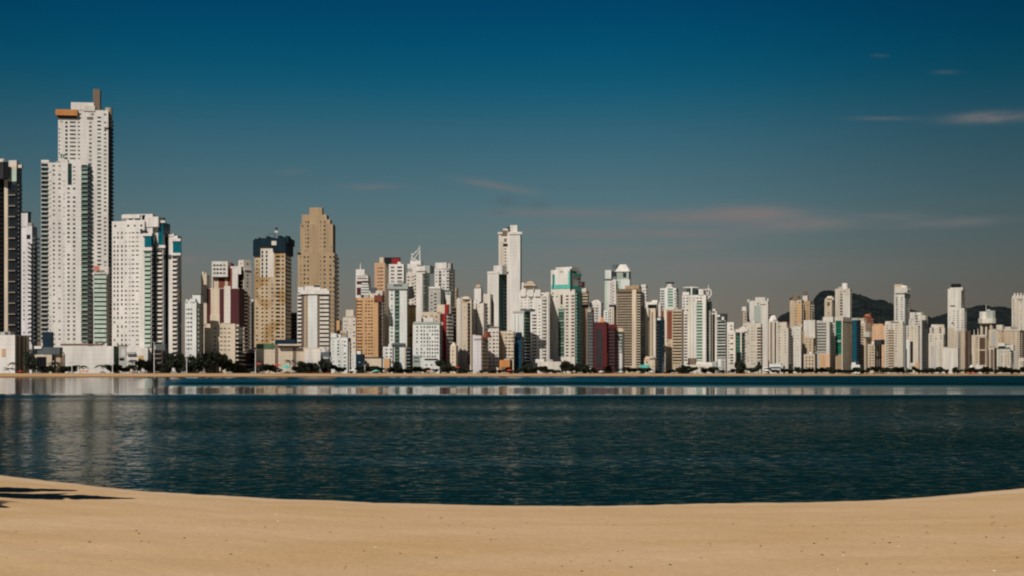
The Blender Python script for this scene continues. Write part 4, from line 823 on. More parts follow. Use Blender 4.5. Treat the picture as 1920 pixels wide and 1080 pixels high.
v = b.vol(1598, 1607, 1614, 600, 'blue_glass', 'navy'); v.strip(1601, 1604, 600, 680, 'teal_glass', out=.3, name='glass_fin'); v.top(1597, 1608, 596, 'grey', dy=(.0, .5), yb=600.5, name='roof_edge'); v.bal(1608, 1613.5, 604, 680, face='r', out=.4, slab='slate', rail='navy', glz='black', rh=.35); b.finish()
b = Bld('low_building', 'small white kiosk building', 'under the dark blue glass office tower', 70)
v = b.vol(1596, 1612, 1615, 684, 'sky_white', 'grey'); v.strip(1600, 1610, 690, 697, 'slate', name='shop_window'); v.clutter(1); b.finish()
b = Bld('apartment_block', 'cream balcony stack with a bitten right edge', 'beside the dark blue office tower', 140)
v = b.vol(1612, 1623, 1633, 606, 'cream', 'beige', theta=radians(40)); v.bal(1613, 1619, 612, 690, out=1.0, slab='cream', rail='beige', glz='brown', rh=.45); v.win([1627], 4, 632, 690, face='r', hf=.4, mat='dim'); v.top(1611, 1620, 596, 'beige', yb=607, dy=(.2, .7)); v.top(1619, 1630, 622, 'warm', yb=632, dy=(-.1, .4), name='terrace'); b.finish()
b = Bld('apartment_block', 'rust brown block far behind', 'on the flank of the dark hill', 330)
v = b.vol(1619, 1634, 1640, 592, 'rust', 'maroon'); v.top(1622, 1630, 589, 'salmon', dy=(.1, .5)); v.win([1624, 1630], 2.4, 596, 612, rows=4, mat='dim', hf=.4); v.mast(1632, 586); b.finish()
b = Bld('apartment_block', 'cream rimmed house with a black framed crown', 'before the peach slab', 85)
v = b.vol(1627, 1640, 1653, 645, 'cream', 'cream', theta=radians(38)); v.win([1632, 1637], 3, 648, 690, hf=.4, mat='brown_glass'); v.strip(1640.5, 1643, 640, 690, 'black', face='r', out=.4, name='black_frame'); v.strip(1649.5, 1652.5, 640, 690, 'black', face='r', out=.4, name='black_frame'); v.strip(1645.5, 1647.5, 648, 690, 'dark', face='r', out=.2, name='black_frame'); v.top(1639, 1652, 637, 'dark', yb=646, dy=(-.03, .5), name='black_crown'); v.strip(1640, 1653, 668, 671, 'black', face='r', out=.5, name='black_ledge'); b.finish()
b = Bld('apartment_building', 'peach slab', 'left of the white tower with a brown balcony column', 140)
v = b.vol(1635, 1663, 1666, 610, 'peach', 'oak', theta=radians(22)); v.strip(1651, 1653, 612, 680, 'oak', out=.15, name='joint'); v.strip(1657, 1664, 610, 690, 'peach', out=.4, name='pier'); v.top(1637, 1655, 607, 'oak', yb=611, dy=(.1, .8), name='roof_edge'); v.win([1641, 1647], 1.6, 616, 640, hf=.3, mat='brown_glass', skip=.3); v.clutter(1); b.finish()
b = Bld('residential_tower', 'white tower with a column of brown balconies', 'left of the beacon tower', 110)
v = b.vol(1659, 1693, 1696, 605, 'warm', 'grey', theta=radians(22)); v.bal(1665.5, 1676.5, 618, 690, out=.8, slab='warm', rail='beige', glz='brown_glass', rh=.4); v.top(1660, 1692, 602, 'white', dy=(.1, .7), sink=2); v.strip(1670, 1685, 603, 605, 'brown', out=.4, back=-.1, name='roof_opening'); v.strip(1684, 1685, 606, 690, 'beige', out=.2, name='joint'); v.strip(1690, 1691, 606, 690, 'beige', out=.2, name='joint'); v.clutter(2); b.finish()
b = Bld('residential_tower', 'beacon tower with a sloping white cap', 'and a dark line down its right edge', 220)
v = b.vol(1676.5, 1698, 1707, 549, 'white', 'sage', theta=radians(33)); v.strip(1696.5, 1699.5, 548, 690, 'slate', out=.3, name='dark_line'); v.top(1677, 1701, 538, 'white', dy=(.0, .8), yb=550, name='sloping_cap'); v.hip(1684, 1702, 535, 543, 'white', dy=(.0, .6)); v.top(1677, 1693, 532, 'beige', yb=540, dy=(.3, .7), name='crown_box'); v.win([1681.5], 3, 556, 600, hf=.6, mat='dim'); v.win([1691], 4, 556, 600, hf=.35, mat='dim'); v.strip(1679, 1700, 549.5, 551.5, 'slate', out=.2, name='cornice'); v.drum(1696, 1702, 550, 556, 'pine', fy=-.05, name='beacon_lamp'); b.finish()
b = Bld('apartment_block', 'white twin slab with a tall black slot', 'right of the beacon tower', 115)
v = b.vol(1699, 1722, 1725, 610, 'warm', 'grey', theta=radians(23)); v.strip(1706.5, 1712, 640, 680, 'black', out=.1, name='tall_slot'); v.strip(1709, 1711.5, 618, 638, 'beige', out=.1, name='joint'); v.strip(1699, 1704, 637, 690, 'sky_white', out=.6, name='pier'); v.strip(1714, 1721, 610, 690, 'warm', out=.5, name='pier'); v.strip(1717, 1723, 680, 692, 'oak', out=1.0, name='orange_base'); b.finish()
b = Bld('apartment_block', 'white stepped block with grey blue balconies', 'behind the white twin slab', 190)
v = b.vol(1704, 1728, 1740, 598, 'white', 'grey', theta=radians(36)); v.top(1706, 1716, 585, 'white', dy=(.0, .6), yb=600, name='stepped_storey'); v.top(1716, 1727, 585, 'white', dy=(.2, .6), yb=600, name='stepped_storey'); v.win([1719], 5, 590, 610, rows=4, mat='dim', hf=.5); v.bal(1729, 1739, 604, 690, face='r', out=.8, slab='grey', rail='slate', glz='dim', rh=.4); v.top(1726, 1735, 591, 'warm', dy=(.1, .5), yb=600); b.finish()
b = Bld('apartment_block', 'jumbled white terraced block', 'between the white twin slab and the black capped tower', 125)
v = b.vol(1741, 1769, 1773, 625, 'warm', 'beige', theta=radians(24)); v.top(1743, 1771, 614, 'warm', dy=(.1, .7), yb=627, name='terrace_storey'); v.top(1746, 1758, 608, 'white', dy=(.2, .7), yb=616, name='terrace_storey'); v.top(1758, 1770, 608, 'cream', dy=(.3, .8), yb=616, name='terrace_storey'); v.win([1749, 1763], 4, 612, 626, rows=3, mat='dim', hf=.4); v.strip(1746, 1754, 648, 690, 'grey', out=.3, name='grey_bay'); v.strip(1756, 1758, 640, 690, 'white', out=.6, name='pier'); v.win([1763], 2, 640, 690, hf=.35, mat='dim'); v.clutter(3); b.finish()
b = Bld('low_building', 'bright white box building', 'at the shore under the black capped tower', 80); b.auto = False
v = b.vol(1766, 1796, 1798, 653, 'white', 'beige', theta=radians(22)); v.strip(1781, 1781.8, 655, 690, 'grey', out=.1, name='joint'); v.mast(1766.5, 648, yb=696, wpx=1.2, mat='beige', fy=-.05, name='flagpole'); v.top(1768, 1776, 650.5, 'warm', dy=(.2, .6)); v.clutter(1); b.finish()
b = Bld('residential_tower', 'tall white tower with a black roof cap', 'dominating the right hand skyline', 180)
v = b.vol(1777, 1808, 1813, 578, 'white', 'sage', theta=radians(24)); w = b.vol(1777, 1802, 1809, 541, 'white', 'white', yb=580, push=2, name='upper_shaft', theta=radians(24)); w.drum(1783, 1802, 531, 539, 'black', fy=.4, name='black_cap'); w.top(1781, 1805, 538.5, 'white', dy=(.1, .8), sink=2, name='cap_storey'); w.strip(1797.5, 1799, 541, 578, 'grey', out=.2, name='joint'); w.strip(1782, 1791, 572, 574.5, 'brown', out=.4, name='terrace_opening'); v.strip(1806, 1807, 580, 620, 'grey', out=.2, name='joint'); v.strip(1784, 1789, 604, 607, 'brown', out=.3, name='terrace_opening'); v.win([1781], 1.4, 584, 640, hf=.3, mat='dim', skip=.3)
v.strip(1778, 1790, 614, 690, 'cream', out=1.0, name='cream_base'); v.strip(1791, 1794, 620, 690, 'beige', out=.5, name='joint'); b.finish()
b = Bld('apartment_block', 'cream block with a dark brown side', 'right of the bright white box building', 110)
v = b.vol(1796, 1809, 1820, 620, 'cream', 'brown', theta=radians(50)); v.strip(1803, 1805, 622, 690, 'beige', out=.3, name='rib'); v.strip(1812, 1814, 622, 690, 'maroon', face='r', out=.2, name='dark_joint'); v.strip(1795, 1810, 618, 621, 'warm', out=.5, name='cornice'); b.finish()
b = Bld('apartment_tower', 'pale faceted turret tower with a thin spire', 'standing against the dark hill', 220)
v = b.vol(1838, 1859, 1864, 606, 'beige', 'brown', theta=radians(32)); v.drum(1834, 1867, 597, 606, 'warm', fy=.4, name='turret_gallery', n=10, taper=1.02); v.drum(1836, 1852, 584, 607, 'white', fy=.2, name='faceted_turret', n=8); v.drum(1849, 1866, 582, 606, 'sage', fy=.5, name='faceted_turret', n=8); v.mast(1849, 569, yb=586, wpx=1.2, mat='white'); v.top(1851, 1856, 580, 'white', yb=584, dy=(.2, .4), name='roof_box')
for x in (1840.5, 1848): v.strip(x, x + 1.6, 607, 640, 'warm', out=.4, name='post')
v.strip(1843, 1847, 609, 640, 'black', out=.1, name='dark_bay'); v.strip(1851, 1856, 609, 640, 'dark', out=.1, name='dark_bay'); b.finish()
b = Bld('apartment_block', 'cream block with brown glass and two roof posts', 'at the shore', 105)
v = b.vol(1822, 1849, 1853, 628, 'cream', 'beige', theta=radians(28)); v.strip(1836.5, 1847.5, 633, 684, 'brown_glass', out=.1, name='brown_glass_bay'); v.strip(1836, 1848, 655, 657.5, 'beige', out=.5, name='ledge'); v.strip(1829, 1830, 630, 690, 'tan', out=.2, name='joint'); v.strip(1822, 1826, 628, 690, 'warm', out=.5, name='pier'); v.mast(1826.5, 617, wpx=1.6, mat='warm', fy=.3, name='roof_post'); v.mast(1833.5, 615, wpx=1.6, mat='warm', fy=.3, name='roof_post'); v.strip(1834, 1850, 628, 631, 'warm', out=.5, name='cornice'); b.finish()
b = Bld('low_building', 'small white pavilion with round openings', 'on the beach front below the brown glass block', 58)
v = b.vol(1822, 1843, 1846, 686, 'white', 'grey'); v.drum(1829, 1836, 683, 692, 'white', fy=.1, name='dome'); v.strip(1831, 1834, 689, 698, 'slate', out=.3, name='doorway'); v.hip(1817, 1825, 684, 689, 'white', name='small_tent_roof'); v.strip(1836, 1845, 690, 694, 'cream', out=1.2, name='awning'); b.finish()
b = Bld('apartment_block', 'brown recessed block', 'left of the slanted roof house', 120)
v = b.vol(1850, 1864, 1869, 652, 'warm', 'brown'); v.strip(1857, 1863, 655, 690, 'brown', out=.1, name='brown_bay'); v.strip(1850, 1855, 650, 690, 'cream', out=.5, name='pier'); v.win([1866], 2, 656, 690, face='r', mat='black', hf=.5); b.finish()
b = Bld('apartment_block', 'beige towers row with brown bays', 'behind the slanted roof house', 190)
v = b.vol(1854, 1878, 1884, 618, 'cream', 'brown', theta=radians(33)); v.strip(1859, 1867, 622, 650, 'grey', out=.1, name='grey_bay'); v.top(1868, 1879, 609, 'warm', dy=(.0, .7), yb=620, name='upper_storey'); v.strip(1877, 1882, 622, 650, 'tan', out=.3, name='brown_bay'); v.clutter(2); b.finish()
b = Bld('apartment_block', 'cream corniced block with a brown right bay', 'below the white corner tower', 150)
v = b.vol(1880, 1912, 1932, 619, 'cream', 'brown', theta=radians(42)); v.strip(1879, 1914, 617, 620, 'warm', out=.6, name='cornice'); v.strip(1883, 1895, 622, 690, 'beige', out=.2, name='beige_bay'); v.strip(1900, 1901, 622, 690, 'tan', out=.3, name='joint'); v.top(1884, 1895, 612, 'warm', dy=(.1, .7)); v.win([1889], 6, 624, 690, hf=.25, mat='dim', skip=.3); v.strip(1898, 1906, 654, 690, 'grey', out=.3, name='grey_bay'); b.finish()
b = Bld('residential_tower', 'white corner tower with a crenellated top', 'cut by the right edge of the picture', 230)
v = b.vol(1897, 1926, 1934, 557, 'warm', 'beige', theta=radians(30)); 
for x in (1901, 1907, 1913, 1920): v.top(x, x + 3, 549, 'white', dy=(.05, .3), yb=559, name='crenel')
v.top(1898, 1924, 553, 'white', dy=(.2, .8)); v.strip(1910, 1913, 560, 563, 'slate', out=.2, name='sign_mark'); v.strip(1914.5, 1917, 560, 563, 'slate', out=.2, name='sign_mark'); v.strip(1908, 1909, 565, 615, 'beige', out=.2, name='joint'); v.win([1903], 1.5, 566, 612, hf=.25, mat='dim', skip=.4); v.win([1914], 2, 568, 612, hf=.3, mat='dim', skip=.3); b.finish()
b = Bld('low_building', 'white house under a slanted slate roof', 'on the shore near the right edge', 85)
v = b.vol(1869, 1894, 1900, 655, 'warm', 'beige', theta=radians(28)); v.strip(1872, 1876, 656, 690, 'sage', out=.2, name='wall_panel'); v.strip(1884, 1888, 664, 688, 'beige', out=.2, name='grey_bay'); v.hip(1868, 1896, 645, 656, 'slate', dy=(.0, .8), ridge=.5, name='slate_roof'); v.top(1871, 1884, 643, 'white', dy=(-.05, .3), yb=649, name='roof_gable'); v.top(1886, 1900, 647, 'white', dy=(.1, .6), yb=657); b.finish()
b = Bld('low_building', 'small cream cottage block', 'the last one before the right edge of the picture', 80)
v = b.vol(1909, 1930, 1936, 674, 'warm', 'beige', theta=radians(28)); v.win([1914], 2.5, 677, 694, rows=2, mat='dim'); v.top(1911, 1920, 671, 'warm', dy=(.1, .5)); b.finish()
# ------------------------------------------------------------------ far shore: sand strip and town ground
SH_T = Vector((1.0, 0.9615)).normalized()            # along the far shore
SH_N = Vector((-SH_T.y, SH_T.x))                     # inland
SH_O = Vector((-306.0, 850.0))


def shore_pt(s, d):
    p = SH_O + SH_T * s + SH_N * d
    return p.x, p.y


def structure(o):
    o['kind'] = 'structure'; return o


def wob(s):
    return 1.2 * sin(s * .021) + .8 * sin(s * .053 + 1) + .4 * sin(s * .17)


m = MB(); prof = [(-1.2, -.12), (0, 0.0), (1.6, .16), (8, .75), (16, 1.55), (23, 2.3), (27, 2.5), (30.0, 2.6)]
ss = [-2500 + 12.5 * i for i in range(700)]
rows = []
for d, z in prof:
    rows.append([(*shore_pt(s, d + (wob(s) if d < 20 else 0)), z + (random.uniform(-.05, .05) if 2 < d < 26 else 0)) for s in ss])
for r0, r1 in zip(rows, rows[1:]):
    for i in range(len(ss) - 1): m.quad([r0[i], r0[i + 1], r1[i + 1], r1[i]])
far_sand = m
m = MB(); a = [shore_pt(-2500, 30), shore_pt(-2500 + 12.5 * 699, 30), shore_pt(16000, 30), shore_pt(16000, 14000), shore_pt(-9000, 14000), shore_pt(-9000, 30)]
m.quad([(x, y, LAND) for x, y in a]); ground_m = m


def sand_mat(key, col, near):
    mt, nt, b = nt_new(key); N, L = nt.nodes, nt.links
    tc = N.new('ShaderNodeTexCoord')
    n1 = N.new('ShaderNodeTexNoise'); n1.inputs['Scale'].default_value = .55 if near else .05; n1.inputs['Detail'].default_value = 4
    n2 = N.new('ShaderNodeTexNoise'); n2.inputs['Scale'].default_value = 14 if near else .6; n2.inputs['Detail'].default_value = 5; n2.inputs['Roughness'].default_value = .7
    mp = N.new('ShaderNodeMapping'); mp.inputs['Scale'].default_value = (.5, 1, 1)
    L.new(tc.outputs['Object'], mp.inputs[0]); L.new(mp.outputs[0], n1.inputs[0]); L.new(tc.outputs['Object'], n2.inputs[0])
    cr = N.new('ShaderNodeValToRGB'); e = cr.color_ramp.elements
    e[0].position = .33; e[0].color = (col[0] * .93, col[1] * .905, col[2] * .84, 1); e[1].position = .68; e[1].color = (col[0] * 1.03, col[1] * 1.06, col[2] * 1.16, 1)
    L.new(n1.outputs[0], cr.inputs[0])
    r = N.new('ShaderNodeMapRange'); r.inputs[1].default_value = .3; r.inputs[2].default_value = .7; r.inputs[3].default_value = .87; r.inputs[4].default_value = 1.08
    L.new(n2.outputs[0], r.inputs[0])
    mx = N.new('ShaderNodeMix'); mx.data_type = 'RGBA'; mx.blend_type = 'MULTIPLY'; mx.inputs[0].default_value = 1
    L.new(cr.outputs[0], mx.inputs[6]); L.new(r.outputs[0], mx.inputs[7]); out = mx.outputs[2]
    if near:
        sp = N.new('ShaderNodeSeparateXYZ'); L.new(tc.outputs['Object'], sp.inputs[0])
        w = N.new('ShaderNodeMapRange'); w.inputs[1].default_value = .004; w.inputs[2].default_value = .03; w.inputs[3].default_value = .62; w.inputs[4].default_value = 1.0
        L.new(sp.outputs[2], w.inputs[0])
        m2 = N.new('ShaderNodeMix'); m2.data_type = 'RGBA'; m2.blend_type = 'MULTIPLY'; m2.inputs[0].default_value = 1
        L.new(out, m2.inputs[6]); L.new(w.outputs[0], m2.inputs[7]); out = m2.outputs[2]
        rim = N.new('ShaderNodeValToRGB'); e = rim.color_ramp.elements; e[0].position = .0; e[0].color = (0, 0, 0, 1); e[1].position = 1.0; e[1].color = (0, 0, 0, 1)
        e.new(.10).color = (0, 0, 0, 1); e.new(.22).color = (.55, .55, .55, 1); e.new(.42).color = (0, 0, 0, 1)
        zs = N.new('ShaderNodeMath'); zs.operation = 'MULTIPLY'; zs.inputs[1].default_value = 4.0; L.new(sp.outputs[2], zs.inputs[0]); L.new(zs.outputs[0], rim.inputs[0])
        m3 = N.new('ShaderNodeMix'); m3.data_type = 'RGBA'; L.new(rim.outputs[0], m3.inputs[0]); L.new(out, m3.inputs[6]); m3.inputs[7].default_value = (.66, .52, .37, 1); out = m3.outputs[2]      # paler band of sand just above the waterline
        bu = N.new('ShaderNodeBump'); bu.inputs['Strength'].default_value = .55; bu.inputs['Distance'].default_value = .03
        n3 = N.new('ShaderNodeTexNoise'); n3.inputs['Scale'].default_value = 7; n3.inputs['Detail'].default_value = 8; n3.inputs['Roughness'].default_value = .65
        L.new(tc.outputs['Object'], n3.inputs[0]); L.new(n3.outputs[0], bu.inputs['Height']); L.new(bu.outputs[0], b.inputs['Normal'])
    else:
        sp = N.new('ShaderNodeSeparateXYZ'); L.new(tc.outputs['Object'], sp.inputs[0])
        w = N.new('ShaderNodeMapRange'); w.inputs[1].default_value = .35; w.inputs[2].default_value = .8; w.inputs[3].default_value = .3; w.inputs[4].default_value = 1
        L.new(sp.outputs[2], w.inputs[0])
        m2 = N.new('ShaderNodeMix'); m2.data_type = 'RGBA'; m2.blend_type = 'MULTIPLY'; m2.inputs[0].default_value = 1
        L.new(out, m2.inputs[6]); L.new(w.outputs[0], m2.inputs[7]); out = m2.outputs[2]
    L.new(out, b.inputs['Base Color']); b.inputs['Roughness'].default_value = .95; b.inputs['Specular IOR Level'].default_value = .1
    MATS[key] = mt


sand_mat('sand', (.61, .41, .225), True); sand_mat('far_sand', (.50, .315, .165), False)
structure(far_sand.build('far_beach', 'far_sand')); paint('earth', (.10, .09, .08), var=.3, seams=0); structure(ground_m.build('ground', 'earth'))

# ------------------------------------------------------------------ near beach
BAY = [(-60, 82), (-11.2, 31.0), (-9.06, 28.8), (-7.3, 27.0), (-6.1, 26.2), (-4.14, 25.07), (-1.81, 24.14), (0, 23.7), (1.78, 23.72), (3.09, 24.1), (4.93, 24.36), (6.29, 24.7), (7.69, 25.6), (9.0, 26.7), (9.84, 27.4), (60, 70)]


def interp(tab, x):
    for (x0, y0), (x1, y1) in zip(tab, tab[1:]):
        if x <= x1: return y0 + (y1 - y0) * (x - x0) / (x1 - x0)
    return tab[-1][1]


from mathutils import noise as mn


def bay(x):
    return sum(interp(BAY, x + k * .5) for k in (-1, 0, 1)) / 3 + .10 * mn.noise(Vector((x * 1.1, 3, 0))) + .07 * mn.noise(Vector((x * 4.1, 9, 0))) + .05 * mn.noise(Vector((x * 9.7, 2, 0)))


def sand_z(x, d):
    if d < 0: z = .075 * d
    else: z = .36 * (1 - math.exp(-d / 5.0)) + .003 * d
    k = min(max(d - .4, 0), 1)
    return z + k * (.018 * mn.noise(Vector((x * .6, d * 1.3, 0))) + .010 * mn.noise(Vector((x * 2.3, d * 3.1, 5))) + .006 * mn.noise(Vector((x * 6, d * 7, 2))))


m = MB(); xs = [-60 + 1.5 * i for i in range(31)] + [-14 + .11 * i for i in range(255)] + [14.3 + 1.5 * i for i in range(31)]
ds = [-2.5, -1.2, -.5, -.2, 0, .15, .3, .5, .75] + [1 + .13 * i for i in range(110)] + [15.5 + 1.5 * i for i in range(50)]
rows = [[(x, bay(x) - d, sand_z(x, d)) for x in xs] for d in ds]
m.v = [p for r in rows for p in r]; n = len(xs)
for j in range(len(ds) - 1):
    for i in range(n - 1):
        m.f.append((j * n + i, (j + 1) * n + i, (j + 1) * n + i + 1, j * n + i + 1)); m.m.append(0)
o = structure(m.build('beach_sand', 'sand'))
o.data.polygons.foreach_set('use_smooth', [True] * len(o.data.polygons))

# ------------------------------------------------------------------ water
mt, nt, b = nt_new('water'); N, L = nt.nodes, nt.links; MATS['water'] = mt
tc = N.new('ShaderNodeTexCoord'); sp = N.new('ShaderNodeSeparateXYZ'); L.new(tc.outputs['Object'], sp.inputs[0])


def mathn(op, a, c=None, clamp=False):
    k = N.new('ShaderNodeMath'); k.operation = op; k.use_clamp = clamp
    for i, v in enumerate((a, c)):
        if v is None: continue
        if isinstance(v, (int, float)): k.inputs[i].default_value = v
        else: L.new(v, k.inputs[i])
    return k.outputs[0]


def smooth(v, lo, hi, a=0.0, c=1.0):
    r = N.new('ShaderNodeMapRange'); r.interpolation_type = 'SMOOTHSTEP'
    r.inputs[1].default_value = lo; r.inputs[2].default_value = hi; r.inputs[3].default_value = a; r.inputs[4].default_value = c
    L.new(v, r.inputs[0]); return r.outputs[0]


def noi(scale, sx=1, sy=1, detail=2, rough=.5):
    mp = N.new('ShaderNodeMapping'); mp.inputs['Scale'].default_value = (sx, sy, 1); L.new(tc.outputs['Object'], mp.inputs[0])
    k = N.new('ShaderNodeTexNoise'); k.inputs['Scale'].default_value = scale; k.inputs['Detail'].default_value = detail; k.inputs['Roughness'].default_value = rough
    L.new(mp.outputs[0], k.inputs[0]); return k


edge = mathn('MULTIPLY', mathn('SUBTRACT', noi(.008, .35, 1, 3).outputs[0], .5), 95)
yy = mathn('ADD', sp.outputs[1], edge)
lee = smooth(mathn('DIVIDE', sp.outputs[0], mathn('MAXIMUM', sp.outputs[1], 1.0)), -.27, -.215, 1, 0)      # lee of the tall towers: the air is still all the way to their beach
calm = mathn('MULTIPLY', smooth(yy, 128, 160), mathn('MAXIMUM', smooth(yy, 215, 330, 1, 0), lee))      # the wind sheltered slick in the middle of the bay
calm = mathn('MAXIMUM', calm, smooth(yy, 300, 420, 0, .42))
calm = mathn('MULTIPLY', calm, smooth(sp.outputs[0], 0, 130, 1, .62))
ruff = mathn('SUBTRACT', 1, calm)
gust = noi(.06, .35, 1, 3); ruff = mathn('MULTIPLY', ruff, smooth(gust.outputs[0], .3, .7, .75, 1.2)); ruff = mathn('MULTIPLY', ruff, mathn('SUBTRACT', 1, mathn('MULTIPLY', lee, .32)))
slope = mathn('ADD', mathn('MULTIPLY', ruff, WAVE), .042)


def vop(op, a, c):
    k = N.new('ShaderNodeVectorMath'); k.operation = op
    for i, v in enumerate((a, c)):
        if isinstance(v, tuple): k.inputs[i].default_value = v
        elif v is not None: L.new(v, k.inputs[i])
    return k


def vscale(a, s):
    k = vop('SCALE', a, None)
    if isinstance(s, (int, float)): k.inputs['Scale'].default_value = s
    else: L.new(s, k.inputs['Scale'])
    return k.outputs[0]


w1 = noi(2.8, .95, 1.0, 3, .6).outputs[1]; w2 = vscale(noi(10, 1.0, 1.0, 3, .65).outputs[1], .9)
w = vop('SUBTRACT', vop('ADD', w1, w2).outputs[0], (.95, .95, .95)).outputs[0]
w = vop('MULTIPLY', vscale(w, slope), (.55, 1, 0)).outputs[0]
# wind chop rolling in from the far shore: the front faces of the wavelets are the steep ones
lean = N.new('ShaderNodeCombineXYZ'); L.new(mathn('MULTIPLY', mathn('MULTIPLY', ruff, smooth(sp.outputs[1], 100, 165, .058, LEAN)), -1), lean.inputs[1])
geo = N.new('ShaderNodeNewGeometry')
w = vop('ADD', vop('ADD', w, lean.outputs[0]).outputs[0], geo.outputs['Normal']).outputs[0]
nrm = vop('NORMALIZE', w, None).outputs[0]
gl = N.new('ShaderNodeBsdfGlossy'); gl.inputs['Roughness'].default_value = .08; L.new(nrm, gl.inputs['Normal'])
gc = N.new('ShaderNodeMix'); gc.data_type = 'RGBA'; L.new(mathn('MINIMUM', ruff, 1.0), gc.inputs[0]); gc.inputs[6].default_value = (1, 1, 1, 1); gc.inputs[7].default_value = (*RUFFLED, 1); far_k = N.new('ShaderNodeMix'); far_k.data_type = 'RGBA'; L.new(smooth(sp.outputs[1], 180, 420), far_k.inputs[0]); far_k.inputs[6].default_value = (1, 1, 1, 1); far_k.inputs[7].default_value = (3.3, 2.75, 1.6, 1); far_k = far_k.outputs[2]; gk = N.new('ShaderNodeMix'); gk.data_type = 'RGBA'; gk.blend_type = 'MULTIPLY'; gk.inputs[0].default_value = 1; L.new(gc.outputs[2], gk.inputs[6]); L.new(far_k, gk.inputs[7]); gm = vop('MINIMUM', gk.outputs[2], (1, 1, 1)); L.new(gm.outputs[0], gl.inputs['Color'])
df = N.new('ShaderNodeBsdfDiffuse'); df.inputs['Color'].default_value = (.003, .016, .016, 1)
fr = N.new('ShaderNodeFresnel'); fr.inputs['IOR'].default_value = 1.333; L.new(nrm, fr.inputs['Normal'])
ms = N.new('ShaderNodeMixShader'); L.new(fr.outputs[0], ms.inputs[0]); L.new(df.outputs[0], ms.inputs[1]); L.new(gl.outputs[0], ms.inputs[2])
L.new(ms.outputs[0], N['Material Output'].inputs['Surface']); N.remove(b)
import numpy as np
rg = np.random.default_rng(4)
ys = [19.0]
while ys[-1] < 170: ys.append(ys[-1] + .07 + .16 * (ys[-1] - 19) / 150)
ys = np.array(ys); us = np.linspace(-1, 1, 460)
GX = us[None, :] * (15 + .405 * ys[:, None]); GY = np.repeat(ys[:, None], len(us), 1); GZ = np.zeros_like(GX)
for i in range(36):
    lam = .24 * 1.032 ** i; th = -pi / 2 + rg.normal(0, .75); kk = 2 * pi / lam
    ph = kk * (GX * cos(th) + GY * sin(th)) + rg.uniform(0, 6.28)
    GZ += CHOP / kk * np.sin(ph + .6 * np.sin(ph * .31 + rg.uniform(0, 6)) + .35 * np.sin(.9 * GX / lam ** .5 + rg.uniform(0, 6)))
patch = .8 + .35 * np.sin(GX * .11 + GY * .05 + 1) * np.sin(GY * .13 - GX * .03) + .2 * np.sin(GX * .31 - GY * .21)
fade = np.clip((170 - GY) / 40, 0, 1) * np.clip((1 - np.abs(us))[None, :] * 14, 0, 1) * (np.clip((GY - 19) / 8, .25, 1)); GZ *= fade * patch * (1 - .3 * np.clip((-.215 - GX / GY) / .05, 0, 1))
nv = GX.size; nr, nc = GX.shape
I = np.arange(nv).reshape(nr, nc); Q = np.stack([I[:-1, :-1], I[:-1, 1:], I[1:, 1:], I[1:, :-1]], -1).reshape(-1, 4)
co_ = np.stack([GX, GY, GZ], -1).reshape(-1, 3)
xl0, xl1 = float(GX[0, -1]), float(GX[-1, -1]); y0, y1 = 19.0, float(ys[-1])
ex = np.array([(-5000, -80, 0), (9000, -80, 0), (9000, y0, 0), (-5000, y0, 0), (-xl0, y0, 0), (xl0, y0, 0), (-5000, y1, 0), (9000, y1, 0), (-xl1, y1, 0), (xl1, y1, 0), (9000, 12000, 0), (-5000, 12000, 0)], float)
EQ = np.array([(0, 1, 2, 3), (3, 4, 8, 6), (5, 2, 7, 9), (6, 7, 10, 11)]) + nv
co_ = np.concatenate([co_, ex]); Q = np.concatenate([Q, EQ])
me = bpy.data.meshes.new('water'); me.vertices.add(len(co_)); me.vertices.foreach_set('co', co_.ravel())
me.loops.add(Q.size); me.loops.foreach_set('vertex_index', Q.ravel().astype(np.int32)); me.polygons.add(len(Q)); me.polygons.foreach_set('loop_start', np.arange(0, Q.size, 4, dtype=np.int32))
me.update(calc_edges=True); me.validate(); me.polygons.foreach_set('use_smooth', [True] * len(me.polygons)); me.materials.append(MATS['water'])
structure(link(bpy.data.objects.new('water', me)))

# ------------------------------------------------------------------ wooded hills behind the town
RIDGE = [(1300, 700), (1400, 640), (1450, 603), (1464, 592), (1482, 585), (1505, 580), (1520, 572), (1532, 556), (1543, 546), (1552, 543), (1566, 547), (1597, 554), (1612, 555), (1628, 559), (1645, 562), (1660, 566), (1675, 572), (1708, 580), (1730, 590), (1745, 596), (1762, 592), (1776, 586), (1792, 582), (1815, 578), (1832, 575), (1850, 574), (1880, 577), (1895, 579), (1920, 584), (2000, 604), (2200, 650), (2500, 700)]
mt, nt, b = nt_new('forest'); N, L = nt.nodes, nt.links; MATS['forest'] = mt
tc = N.new('ShaderNodeTexCoord'); k = N.new('ShaderNodeTexNoise'); k.inputs['Scale'].default_value = .03; k.inputs['Detail'].default_value = 6; L.new(tc.outputs['Object'], k.inputs[0])
cr = N.new('ShaderNodeValToRGB'); e = cr.color_ramp.elements; e[0].position = .35; e[0].color = (.004, .007, .009, 1); e[1].position = .7; e[1].color = (.020, .028, .026, 1)
L.new(k.outputs[0], cr.inputs[0]); L.new(cr.outputs[0], b.inputs['Base Color']); b.inputs['Roughness'].default_value = .95; b.inputs['Specular IOR Level'].default_value = .1


